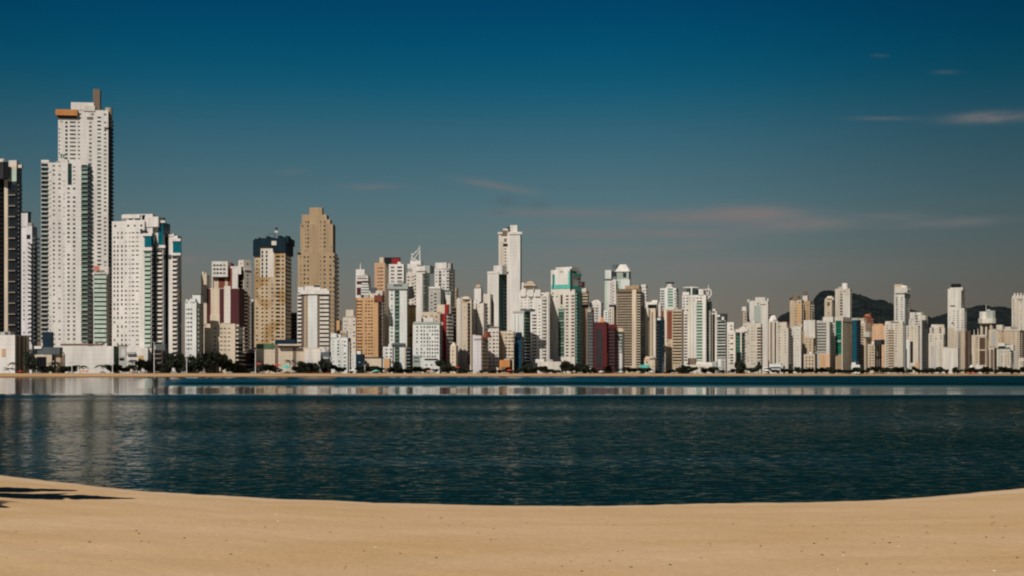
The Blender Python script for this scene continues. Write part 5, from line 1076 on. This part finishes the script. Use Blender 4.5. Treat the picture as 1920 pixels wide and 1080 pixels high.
def hill(p0, p1, YR, half, name):
    m = MB(); pxs = [p0 + 2.0 * i for i in range(int((p1 - p0) / 2) + 1)]; ys = [YR - half + half * i / 14 for i in range(15)] + [YR + half * i / 5 for i in range(1, 6)]
    for Y in ys:
        for px in pxs:
            zr = zat(interp(RIDGE, px), YR); t = (Y - YR) / half
            X = ray(px, Y); f = max(1 - t * t, 0) ** .8
            z = LAND - 3 + (zr - LAND) * f + f * (7 * mn.noise(Vector((X * .03, Y * .012, 0))) + 5 * abs(mn.noise(Vector((X * .11, Y * .05, 4)))) * (1 if abs(t) < .5 else 2))
            m.v.append((X, Y, z))
    n = len(pxs)
    for j in range(len(ys) - 1):
        for i in range(n - 1): m.f.append((j * n + i, j * n + i + 1, (j + 1) * n + i + 1, (j + 1) * n + i)); m.m.append(0)
    structure(m.build(name, 'forest'))


hill(1300, 1745, 3300, 620, 'hill'); hill(1740, 2500, 4000, 800, 'hill')

# ------------------------------------------------------------------ foliage
mt, nt, b = nt_new('leaves'); N, L = nt.nodes, nt.links; MATS['leaves'] = mt
tc = N.new('ShaderNodeTexCoord'); k = N.new('ShaderNodeTexNoise'); k.inputs['Scale'].default_value = 1.2; k.inputs['Detail'].default_value = 3; L.new(tc.outputs['Object'], k.inputs[0])
cr = N.new('ShaderNodeValToRGB'); e = cr.color_ramp.elements; e[0].position = .3; e[0].color = (.006, .010, .006, 1); e[1].position = .75; e[1].color = (.030, .040, .020, 1)
L.new(k.outputs[0], cr.inputs[0]); L.new(cr.outputs[0], b.inputs['Base Color']); b.inputs['Roughness'].default_value = .7; b.inputs['Specular IOR Level'].default_value = .2
paint('bark', (.06, .045, .032), seams=0, var=.3); paint('palm_bark', (.12, .095, .07), seams=0, var=.3)


def crown_mesh(seed, lumps, leaf=.13, per=150):
    rnd = random.Random(seed); m = MB()
    for _ in range(lumps):
        c = Vector((rnd.uniform(-.6, .6), rnd.uniform(-.6, .6), rnd.uniform(-.45, .5))); rr = rnd.uniform(.28, .48)
        for _ in range(per):
            d = Vector((rnd.gauss(0, 1), rnd.gauss(0, 1), rnd.gauss(0, 1))).normalized() * rr * rnd.uniform(.45, 1.05)
            p = c + d; u = Vector((rnd.gauss(0, 1), rnd.gauss(0, 1), rnd.gauss(0, .6))).normalized(); w = u.orthogonal().normalized(); s = leaf * rnd.uniform(.6, 1.3)
            m.quad([p + u * s, p + w * s * .6, p - u * s, p - w * s * .6])
    return m.mesh('crown', ['leaves'])


def palm_crown(seed, n=13, az=None, L_=1.0, droop=.55, leaflets=16):
    rnd = random.Random(seed); m = MB()
    for i in range(n):
        a = (az[i] if az and i < len(az) else 2 * pi * i / n + rnd.uniform(-.2, .2)); el = rnd.uniform(.15, .75) if not (az and i < len(az)) else .35
        pts = []
        for k in range(9):
            t = k / 8; r = L_ * t; pts.append(Vector((cos(a) * r, sin(a) * r, L_ * (sin(el) * t - droop * t * t * (1 + .3 * rnd.random())))))
        side = Vector((-sin(a), cos(a), 0))
        for p, q in zip(pts, pts[1:]): m.tube(p, q, .018 * L_, .012 * L_, 4)
        for k in range(leaflets):
            t = .15 + .85 * k / leaflets; j = min(int(t * 8), 7); p = pts[j].lerp(pts[j + 1], t * 8 - j); fw = (pts[j + 1] - pts[j]).normalized()
            ll = L_ * .30 * (1 - .75 * abs(t - .45) / .55)
            for sg in (-1, 1):
                d = (side * sg * .8 + fw * .7 + Vector((0, 0, -.35))).normalized() * ll
                m.quad([p - fw * .03 * L_, p + d * .5 - fw * .015 * L_, p + d, p + d * .5 + fw * .03 * L_, p + fw * .03 * L_])
    return m.mesh('crown', ['leaves'])


CROWNS = [crown_mesh(s, l) for s, l in ((1, 9), (2, 11), (3, 8), (4, 10), (5, 12))]
PALMS = [palm_crown(s) for s in (11, 12, 13)]


def trunk_mesh(kind):
    m = MB()
    if kind == 'p':
        pts = [Vector((0, 0, 0)), Vector((.02, .01, .35)), Vector((.05, .02, .7)), Vector((.06, .03, 1))]
        for (p, q), (a, c) in zip(zip(pts, pts[1:]), ((.035, .026), (.026, .022), (.022, .02))): m.tube(p, q, a, c, 7)
        return m.mesh('trunk', ['palm_bark'])
    m.tube((0, 0, 0), (.01, .02, .4), .05, .035, 7); m.tube((.01, .02, .4), (.14, .05, .75), .03, .015, 6); m.tube((.01, .02, .38), (-.13, -.04, .72), .028, .014, 6); m.tube((.01, .02, .4), (.0, .1, .8), .026, .012, 6)
    return m.mesh('trunk', ['bark'])


TR = {'b': trunk_mesh('b'), 'p': trunk_mesh('p')}
TREES = [('p', 30, 672, 30), ('p', 17, 686, 26), ('p', 104, 672, 30), ('p', 150, 681, 36), ('p', 193, 679, 34), ('p', 545, 667, 24), ('p', 250, 667, 22), ('p', 1316, 684, 16),
         ('b', 53, 652, 17), ('b', 66, 664, 18), ('b', 88, 684, 24), ('b', 118, 684, 22), ('b', 134, 684, 24), ('b', 207, 682, 24), ('b', 224, 682, 22), ('b', 243, 682, 18), ('b', 258, 672, 18), ('b', 272, 672, 24),
         ('b', 284, 675, 20), ('b', 301, 680, 24), ('b', 318, 664, 20), ('b', 332, 658, 26), ('b', 344, 676, 22), ('b', 358, 664, 26), ('b', 373, 661, 26), ('b', 388, 658, 32), ('b', 402, 657, 28), ('b', 415, 660, 24), ('b', 425, 668, 20), ('b', 437, 676, 24),
         ('b', 450, 684, 22), ('b', 466, 689, 20), ('b', 492, 680, 24), ('b', 505, 681, 22), ('b', 518, 687, 18), ('b', 556, 684, 20), ('b', 572, 676, 30), ('b', 588, 678, 24), ('b', 604, 672, 18), ('b', 615, 676, 16), ('b', 629, 682, 20), ('b', 640, 686, 16),
         ('b', 660, 690, 14), ('b', 674, 684, 20), ('b', 698, 684, 28), ('b', 713, 687, 18), ('b', 740, 686, 24), ('b', 755, 689, 18), ('b', 768, 690, 16), ('b', 782, 685, 28), ('b', 798, 687, 20), ('b', 816, 690, 16), ('b', 828, 672, 22), ('b', 839, 678, 20), ('b', 848, 684, 18),
         ('b', 868, 690, 18), ('b', 881, 692, 14), ('b', 906, 692, 16), ('b', 923, 692, 16), ('b', 938, 692, 18), ('b', 955, 686, 18), ('b', 968, 694, 14), ('b', 980, 684, 16), ('b', 993, 680, 18), ('b', 1005, 686, 18), ('b', 1018, 684, 20), ('b', 1031, 690, 16), ('b', 1045, 693, 14),
         ('b', 1061, 674, 22), ('b', 1072, 680, 20), ('b', 1087, 680, 22), ('b', 1097, 682, 18), ('b', 1110, 690, 16), ('b', 1126, 690, 18), ('b', 1143, 685, 20), ('b', 1156, 690, 16), ('b', 1172, 686, 18), ('b', 1187, 688, 18), ('b', 1204, 687, 18), ('b', 1219, 688, 18),
         ('b', 1231, 692, 12), ('b', 1258, 690, 20), ('b', 1272, 686, 18), ('b', 1285, 683, 22), ('b', 1299, 686, 22), ('b', 1324, 688, 18), ('b', 1339, 685, 20), ('b', 1352, 692, 14), ('b', 1372, 690, 16), ('b', 1384, 672, 18), ('b', 1393, 676, 16), ('b', 1408, 688, 20),
         ('b', 1422, 682, 16), ('b', 1438, 688, 18), ('b', 1452, 691, 14)]
x = 1470
rnd = random.Random(5)
while x < 1925:
    TREES.append(('b', x, rnd.uniform(685, 691.5), rnd.uniform(12, 20))); x += rnd.uniform(9, 14)
SHORT = sorted([r for r in REG], key=lambda r: r[0])
plan = {}
for t in sorted(TREES, key=lambda t: t[1]):
    hit = next((r[3] for r in SHORT if r[1] - 1 <= t[1] <= r[2] + 1), None) or min(SHORT, key=lambda r: abs((r[1] + r[2]) / 2 - t[1]))[3]
    plan.setdefault((t[0], hit), []).append(t)
ORD = ['leftmost', 'second from the left', 'third from the left', 'fourth from the left', 'fifth from the left', 'sixth from the left', 'seventh from the left', 'eighth from the left']
NUM = {2: 'two', 3: 'three', 4: 'four', 5: 'five', 6: 'six', 7: 'seven', 8: 'eight', 9: 'nine'}
for (kind, hit), ts in plan.items():
    for i, (kd, px, yt, wd) in enumerate(ts):
        noun = 'palm' if kd == 'p' else 'dark leafy tree'
        if len(ts) == 1: lab = f'{noun} before the {hit}'
        else: lab = f'{"rightmost" if i == len(ts) - 1 else ORD[i]} {noun} of {NUM[len(ts)]} before the {hit}'
        if len(lab.split()) > 16: lab = ' '.join(lab.split()[:16])
        Y = shore_y(px, 41 + rnd.uniform(-2, 4)); H = (699.5 - yt) / F * Y; W = wd / F * Y
        o = bpy.data.objects.new('palm_tree' if kd == 'p' else 'broadleaf_tree', None); o.location = (ray(px, Y), Y, LAND - .25); o.rotation_euler = (0, 0, rnd.uniform(0, 6.28)); link(o)
        tag(o, lab, 'palm' if kd == 'p' else 'tree', 'palms along the far promenade' if kd == 'p' else 'leafy trees along the far promenade')
        if kd == 'p':
            c = bpy.data.objects.new('trunk', TR['p']); c.scale = (H * .7, H * .7, H * .72); link(c, o)
            c = bpy.data.objects.new('crown', rnd.choice(PALMS)); c.location = (H * .04, H * .02, H * .72); c.scale = (W / 2, W / 2, max(H * .5, W * .4)); link(c, o)
        else:
            c = bpy.data.objects.new('trunk', TR['b']); c.scale = (H, H, H * .8); link(c, o)
            c = bpy.data.objects.new('crown', rnd.choice(CROWNS)); c.location = (0, 0, H * .56); c.scale = (W / 1.7, W / 1.7, H * .52); link(c, o)

# ------------------------------------------------------------------ palm outside the left edge whose fronds shade the sand
paint('frond_leaf', (.05, .07, .025), seams=0)
o = bpy.data.objects.new('palm_tree', None); PX, PY, PH = SHADE_PALM; o.location = (PX, PY, .3); link(o)
tag(o, 'leaning beach palm just left of the picture, its fronds shading the sand', 'palm')
m = MB(); pts = [Vector((-.6, -.3, 0)), Vector((-.35, -.2, PH * .35)), Vector((-.1, -.05, PH * .7)), Vector((0, 0, PH))]
for (p, q), (a, c) in zip(zip(pts, pts[1:]), ((.17, .13), (.13, .11), (.11, .1))): m.tube(p, q, a, c, 10)
m.build('trunk', 'palm_bark', o)
c = bpy.data.objects.new('crown', palm_crown(21, n=9, az=[radians(v) for v in (58, 8, -46, 98, 138, 178, 218, 255, 290)], L_=3.5, droop=.42, leaflets=64)); c.location = (0, 0, PH); link(c, o)

# ------------------------------------------------------------------ street lamps
def lamp(px, yt, lab):
    Y = shore_y(px, 36); H = (700 - yt) / F * Y
    o = bpy.data.objects.new('street_lamp', None); o.location = (ray(px, Y), Y, 2.45); o.rotation_euler = (0, 0, radians(44)); link(o)
    tag(o, lab, 'street lamp', 'street lamps along the far promenade')
    m = MB(); m.tube((0, 0, 0), (0, 0, H), .30, .2, 8); m.build('pole', 'sky_white', o)
    m = MB(); m.tube((-1.5, 0, H + .1), (1.5, 0, H + .1), .1, .1, 6); m.build('cross_arm', 'sky_white', o)
    for s in (-1, 1):
        m = MB(); m.box((s * 1.3 - .45, -.22, H + .22), (s * 1.3 + .45, .22, H + .45)); m.build('lamp_head', 'grey', o)


for px, yt, w in ((135, 680, 'white podium under the white towers, toward its left end'), (211, 681, 'white podium under the white towers, at its right corner'), (289, 642, 'brown open parking deck'), (350, 661, 'small white notched block'), (479, 656, 'left end of the cream podium'),
                  (546, 668, 'white end of the cream podium'), (655, 642, 'small white block left of the orange slab'), (684, 684, 'cream podium under the orange slab'), (1276, 681, 'rust panelled block'), (1311, 684, 'terrace podium with the rounded prow'), (1400, 688, 'cream slab with dark balconies'), (1463, 688, 'pale blue shop awning'), (1766, 680, 'bright white box building')):
    lamp(px, yt, f'thin white lamp post before the {w}')

# ------------------------------------------------------------------ parked cars
for kx, c in (('car_white', (.66, .66, .65)), ('car_silver', (.36, .37, .38)), ('car_black', (.02, .02, .022)), ('car_red', (.32, .03, .025))): paint(kx, c, rough=.3, var=.03, seams=0, spec=.5)
CARM = {}
for kx in ('car_white', 'car_silver', 'car_black', 'car_red'):
    m = MB(); side = [(-2.1, .35), (2.1, .35), (2.15, .75), (1.2, .9), (.6, 1.42), (-.9, 1.45), (-1.6, .95), (-2.15, .85)]
    i = len(m.v)
    for y in (-.86, .86): m.v += [(x_, y * (.82 if z > 1.2 else 1), z) for x_, z in side]
    n = len(side); m.f += [tuple(i + k for k in range(n)), tuple(i + 2 * n - 1 - k for k in range(n))]; m.m += [0, 0]
    for k in range(n): m.f.append((i + (k + 1) % n, i + k, i + n + k, i + n + (k + 1) % n)); m.m.append(1 if k in (3, 5) else 0)
    for wx in (-1.3, 1.3):
        for y0, y1 in ((-.9, -.66), (.66, .9)): m.tube((wx, y0, .32), (wx, y1, .32), .32, .32, 10, mi=2)
    for y0 in (-.835, .835): m.box((-1.0, y0 - .03, .95), (.55, y0 + .03, 1.32), mi=1)
    CARM[kx] = m.mesh('parked_car', [kx, 'black', 'dark'])
rnd = random.Random(9); x = 70
while x < 1900:
    kx = rnd.choices(('car_white', 'car_silver', 'car_black', 'car_red'), (5, 3, 3, 1.2))[0]
    Y = shore_y(x, 38 + rnd.uniform(-.5, .5)); o = bpy.data.objects.new('parked_car', CARM[kx]); o.location = (ray(x, Y), Y, 2.5); o.rotation_euler = (0, 0, radians(43.9) + rnd.choice((0, pi))); link(o)
    col = kx.split('_')[1]; tag(o, f'small {col} car parked along the far beach promenade', 'car', f'{col} cars parked along the promenade')
    x += rnd.choice((14, 16, 20, 34, 46, 60))

# ------------------------------------------------------------------ beach umbrellas, tents and awnings on the far sand
for kx, c in (('cloth_red', (.45, .05, .03)), ('cloth_orange', (.55, .2, .05)), ('cloth_teal', (.1, .45, .4)), ('cloth_white', (.7, .68, .64))): paint(kx, c, var=.05, seams=0)


def umbrella(px, y, r, kx, lab):
    Y = shore_y(px, 30); k = Y / F; o = bpy.data.objects.new('beach_umbrella', None); zb = 2.2; o.location = (ray(px, Y), Y, zb); link(o); tag(o, lab, 'umbrella', 'umbrellas on the far beach')
    zt = max(zat(y, Y) - zb, 2.2); R = r * k
    m = MB(); m.tube((0, 0, 0), (0, 0, zt), .07, .05, 6); m.build('pole', 'grey', o)
    m = MB(); n = 10; i = 0; m.v = [(R * cos(2 * pi * q / n), R * sin(2 * pi * q / n), zt - R * .45) for q in range(n)] + [(0, 0, zt + .1)]
    for q in range(n): m.f.append((q, (q + 1) % n, n)); m.m.append(0)
    m.build('canopy', kx, o)


for a in ((155, 694, 7, 'cloth_orange', 'orange umbrella before the white podium, larger of the two there'), (163, 696, 5, 'cloth_red', 'rusty red umbrella before the white podium, right of the orange one'), (38, 697, 5, 'cloth_red', 'small red umbrella under the palms at the left edge'), (247, 700, 5, 'cloth_orange', 'orange umbrella low on the sand below the three bay tower'),
          (485, 680, 7, 'cloth_red', 'red umbrella at the left end of the cream podium'), (520, 682, 8, 'cloth_red', 'red umbrella in front of the middle panel of the cream podium'), (804, 694, 5, 'cloth_orange', 'orange umbrella before the short wide white block'), (858, 687, 5, 'cloth_red', 'red umbrella between the dark trees and the cream arched tower'),
          (955, 692, 6, 'cloth_red', 'dull red umbrella before the orange box front'), (1824, 697, 5, 'cloth_red', 'red umbrella below the small white pavilion with round openings'), (1815, 698, 4, 'cloth_orange', 'orange umbrella left of the white pavilion with round openings'), (1605, 698, 4, 'cloth_white', 'white umbrella before the small white kiosk building')):
    umbrella(*a)


def tent(px, y, w, kx, lab):
    Y = shore_y(px, 33); k = Y / F; o = bpy.data.objects.new('beach_tent', None); o.location = (ray(px, Y), Y, 2.4); o.rotation_euler = (0, 0, radians(44)); link(o); tag(o, lab, 'tent', 'tents on the far beach')
    W = w * k / 2; zt = max(zat(y, Y) - 2.4, 2.6)
    for sx_ in (-1, 1):
        for sy_ in (-1, 1):
            m = MB(); m.tube((sx_ * W * .9, sy_ * W * .9, 0), (sx_ * W * .9, sy_ * W * .9, zt * .62), .06, .06, 5); m.build('tent_pole', 'grey', o)
    m = MB(); m.prism([(-W, -W), (W, -W), (W, W), (-W, W)], zt * .6, zt, top=[(-W * .1, -W * .1), (W * .1, -W * .1), (W * .1, W * .1), (-W * .1, W * .1)]); m.build('tent_roof', kx, o)


for a in ((528, 690, 14, 'cloth_white', 'white peaked tent between the red umbrella and the teal tent'), (537, 684, 13, 'cloth_teal', 'teal tent before the cream podium'), (662, 692, 12, 'cloth_white', 'white tent left of the navy glass box'), (705, 693, 11, 'cloth_teal', 'teal tent before the cream podium of the orange slab'), (808, 696, 12, 'cloth_white', 'cream white tent before the short wide white block'),
          (1127, 695, 9, 'cloth_white', 'white tent before the dark red block'), (1164, 696, 8, 'cloth_white', 'white tent before the grey lilac balcony block'), (1222, 695, 10, 'cloth_white', 'white tent left of the black glass slab'), (1437, 692, 12, 'cloth_white', 'white tent before the flared white tower')):
    tent(*a)

# ------------------------------------------------------------------ specks on the near sand
def ico(seed, fl):
    rnd = random.Random(seed); t = (1 + 5 ** .5) / 2
    v = [(-1, t, 0), (1, t, 0), (-1, -t, 0), (1, -t, 0), (0, -1, t), (0, 1, t), (0, -1, -t), (0, 1, -t), (t, 0, -1), (t, 0, 1), (-t, 0, -1), (-t, 0, 1)]
    m = MB(); m.v = [tuple(Vector(p).normalized() * rnd.uniform(.75, 1.2) * 1 for _ in (0,))[0] for p in v]; m.v = [(p[0] * 1.3, p[1], p[2] * fl) for p in m.v]
    m.f = [(0, 11, 5), (0, 5, 1), (0, 1, 7), (0, 7, 10), (0, 10, 11), (1, 5, 9), (5, 11, 4), (11, 10, 2), (10, 7, 6), (7, 1, 8), (3, 9, 4), (3, 4, 2), (3, 2, 6), (3, 6, 8), (3, 8, 9), (4, 9, 5), (2, 4, 11), (6, 2, 10), (8, 6, 7), (9, 8, 1)]; m.m = [0] * 20
    return m


paint('pebble_dark', (.07, .05, .03), seams=0); paint('pebble_brown', (.20, .12, .055), seams=0); paint('shell_white', (.7, .66, .6), seams=0)
PEB = {k: [ico(s, .55).mesh(k, [mat]) for s in (1, 2, 3)] for k, mat in (('pebble', 'pebble_dark'), ('twig_scrap', 'pebble_brown'), ('shell', 'shell_white'))}
rnd = random.Random(31)
for i in range(115):
    px = rnd.uniform(-20, 1940); y = 950 + 128 * rnd.random() ** 1.1
    Y = F * 1.87 / (y - HY); X = ray(px, Y); d = bay(X) - Y
    if d < .7: continue
    k = rnd.choices(('pebble', 'twig_scrap', 'shell'), (4, 6, 1.0))[0]
    o = bpy.data.objects.new(k, rnd.choice(PEB[k])); s = rnd.uniform(.007, .016); o.scale = (s, s, s); o.location = (X, Y, sand_z(X, d) + s * .2); o.rotation_euler = (0, 0, rnd.uniform(0, 6)); link(o)
    tag(o, {'pebble': 'tiny dark pebble lying on the near beach sand', 'twig_scrap': 'tiny brown scrap of driftwood on the near beach sand', 'shell': 'tiny white shell fragment on the near beach sand'}[k], {'pebble': 'pebble', 'twig_scrap': 'driftwood', 'shell': 'shell'}[k], {'pebble': 'dark pebbles on the sand', 'twig_scrap': 'driftwood scraps on the sand', 'shell': 'shell fragments on the sand'}[k])
# ------------------------------------------------------------------ sky, sun, camera
W = bpy.data.worlds.new('World'); SC.world = W; W.use_nodes = True
nt = W.node_tree; N, L = nt.nodes, nt.links; bg = N['Background']
sky = N.new('ShaderNodeTexSky'); sky.sky_type = 'NISHITA'; sky.sun_disc = False; sky.sun_elevation = SUN_EL
sky.sun_rotation = math.atan2(SUN_DIR.x, SUN_DIR.y) % (2 * pi); sky.altitude = 0; sky.air_density = 1.0; sky.dust_density = .4; sky.ozone_density = 2.0
tc = N.new('ShaderNodeTexCoord'); sp = N.new('ShaderNodeSeparateXYZ'); L.new(tc.outputs['Generated'], sp.inputs[0])


def wm(op, a, c=None, e=None):
    k = N.new('ShaderNodeMath'); k.operation = op
    for i, v in enumerate((a, c, e)):
        if v is None: continue
        if isinstance(v, (int, float)): k.inputs[i].default_value = v
        else: L.new(v, k.inputs[i])
    return k.outputs[0]


cr = N.new('ShaderNodeValToRGB'); L.new(wm('MULTIPLY', sp.outputs[2], 2.0), cr.inputs[0])       # polarised, dusk-grey tint by elevation
cr.color_ramp.interpolation = 'B_SPLINE'; el = cr.color_ramp.elements
el[0].color = (*SKY_TINT[0][1], 1); el[1].color = (*SKY_TINT[1][1], 1)
for p, c in SKY_TINT[2:]:
    el.new(p).color = (*c, 1)
mx = N.new('ShaderNodeMix'); mx.data_type = 'RGBA'; mx.blend_type = 'MULTIPLY'; mx.inputs[0].default_value = 1
L.new(sky.outputs[0], mx.inputs[6]); L.new(cr.outputs[0], mx.inputs[7])
# the sky deepens toward both sides, mostly right, with lens vignette in its colour
def wmr(v, lo, hi, a, c):
    r = N.new('ShaderNodeMapRange'); r.interpolation_type = 'SMOOTHSTEP'
    for i, q in enumerate((lo, hi, a, c)): r.inputs[i + 1].default_value = q
    L.new(v, r.inputs[0]); return r.outputs[0]


az = wm('MULTIPLY', wmr(sp.outputs[0], .04, .38, 1, .58), wmr(sp.outputs[0], -.4, -.2, .84, 1))
mz = N.new('ShaderNodeMix'); mz.data_type = 'RGBA'; mz.blend_type = 'MULTIPLY'; mz.inputs[0].default_value = 1
L.new(mx.outputs[2], mz.inputs[6]); L.new(az, mz.inputs[7]); mx = mz
# thin cirrus: bearing u and slope v of each view direction
yk = wm('MAXIMUM', sp.outputs[1], .05); u = wm('DIVIDE', sp.outputs[0], yk); v = wm('DIVIDE', sp.outputs[2], yk)
cb = N.new('ShaderNodeCombineXYZ'); L.new(u, cb.inputs[0]); L.new(wm('MULTIPLY', v, 3.4), cb.inputs[1])
nz = N.new('ShaderNodeTexNoise'); nz.inputs['Scale'].default_value = 9; nz.inputs['Detail'].default_value = 7; nz.inputs['Roughness'].default_value = .58; nz.inputs['Distortion'].default_value = .6; L.new(cb.outputs[0], nz.inputs[0])
nf = N.new('ShaderNodeMapRange'); nf.inputs[1].default_value = .25; nf.inputs[2].default_value = .58; L.new(nz.outputs[0], nf.inputs[0])
tot = None
for (px, py, a, h, tilt, amt) in CLOUDS:
    du = wm('SUBTRACT', u, (px - CX) / F); dv = wm('SUBTRACT', v, (HY - py) / F)
    dv = wm('SUBTRACT', dv, wm('MULTIPLY', du, tilt))
    q = wm('ADD', wm('POWER', wm('ABSOLUTE', wm('DIVIDE', du, a / F)), 2.0), wm('POWER', wm('ABSOLUTE', wm('DIVIDE', dv, h / F)), 2.0))
    g = wm('MULTIPLY', wm('EXPONENT', wm('MULTIPLY', q, -1.0)), amt)
    tot = g if tot is None else wm('ADD', tot, g)
msk = wm('MULTIPLY', tot, nf.outputs[0])
cl = N.new('ShaderNodeMix'); cl.data_type = 'RGBA'; L.new(msk, cl.inputs[0]); L.new(mx.outputs[2], cl.inputs[6]); cl.inputs[7].default_value = (*CLOUD_COL, 1)
sm = None      # two small grey smudges of vapour over the tallest tower of the middle
for (px, py, a, h, amt) in ((950, 378, 22, 9, .42), (1008, 384, 24, 8, .35), (935, 398, 16, 5, .25)):
    du = wm('DIVIDE', wm('SUBTRACT', u, (px - CX) / F), a / F); dv = wm('DIVIDE', wm('SUBTRACT', v, (HY - py) / F), h / F)
    g = wm('MULTIPLY', wm('EXPONENT', wm('MULTIPLY', wm('ADD', wm('MULTIPLY', du, du), wm('MULTIPLY', dv, dv)), -1.0)), amt)
    sm = g if sm is None else wm('ADD', sm, g)
c2 = N.new('ShaderNodeMix'); c2.data_type = 'RGBA'; L.new(wm('MULTIPLY', sm, nf.outputs[0]), c2.inputs[0]); L.new(cl.outputs[2], c2.inputs[6]); c2.inputs[7].default_value = (.75, .95, 1.15, 1); cl = c2
L.new(cl.outputs[2], bg.inputs['Color']); bg.inputs['Strength'].default_value = SKY_STR

sun = bpy.data.lights.new('sun', 'SUN'); sun.energy = SUN_E; sun.angle = radians(.5); sun.color = (1, .93, .83)
so = bpy.data.objects.new('sun', sun); d = -Vector((SUN_DIR.x * cos(SUN_EL), SUN_DIR.y * cos(SUN_EL), sin(SUN_EL)))
so.rotation_euler = d.to_track_quat('-Z', 'Y').to_euler(); so.location = (-200, -150, 300); link(so)

cam = bpy.data.cameras.new('camera'); cam.sensor_width = 36; cam.lens = F / 1920 * 36; cam.shift_y = (HY - 540) / 1920; cam.clip_start = .1; cam.clip_end = 30000
co = bpy.data.objects.new('camera', cam); co.location = (0, 0, EYE); co.rotation_euler = (pi / 2, 0, 0); link(co); SC.camera = co
SC.view_settings.view_transform = 'Standard'; SC.view_settings.look = 'None'; SC.view_settings.exposure = EXPO; SC.view_settings.gamma = 1
SC.cycles.filter_width = 2.1
SC.cycles.max_bounces = 6
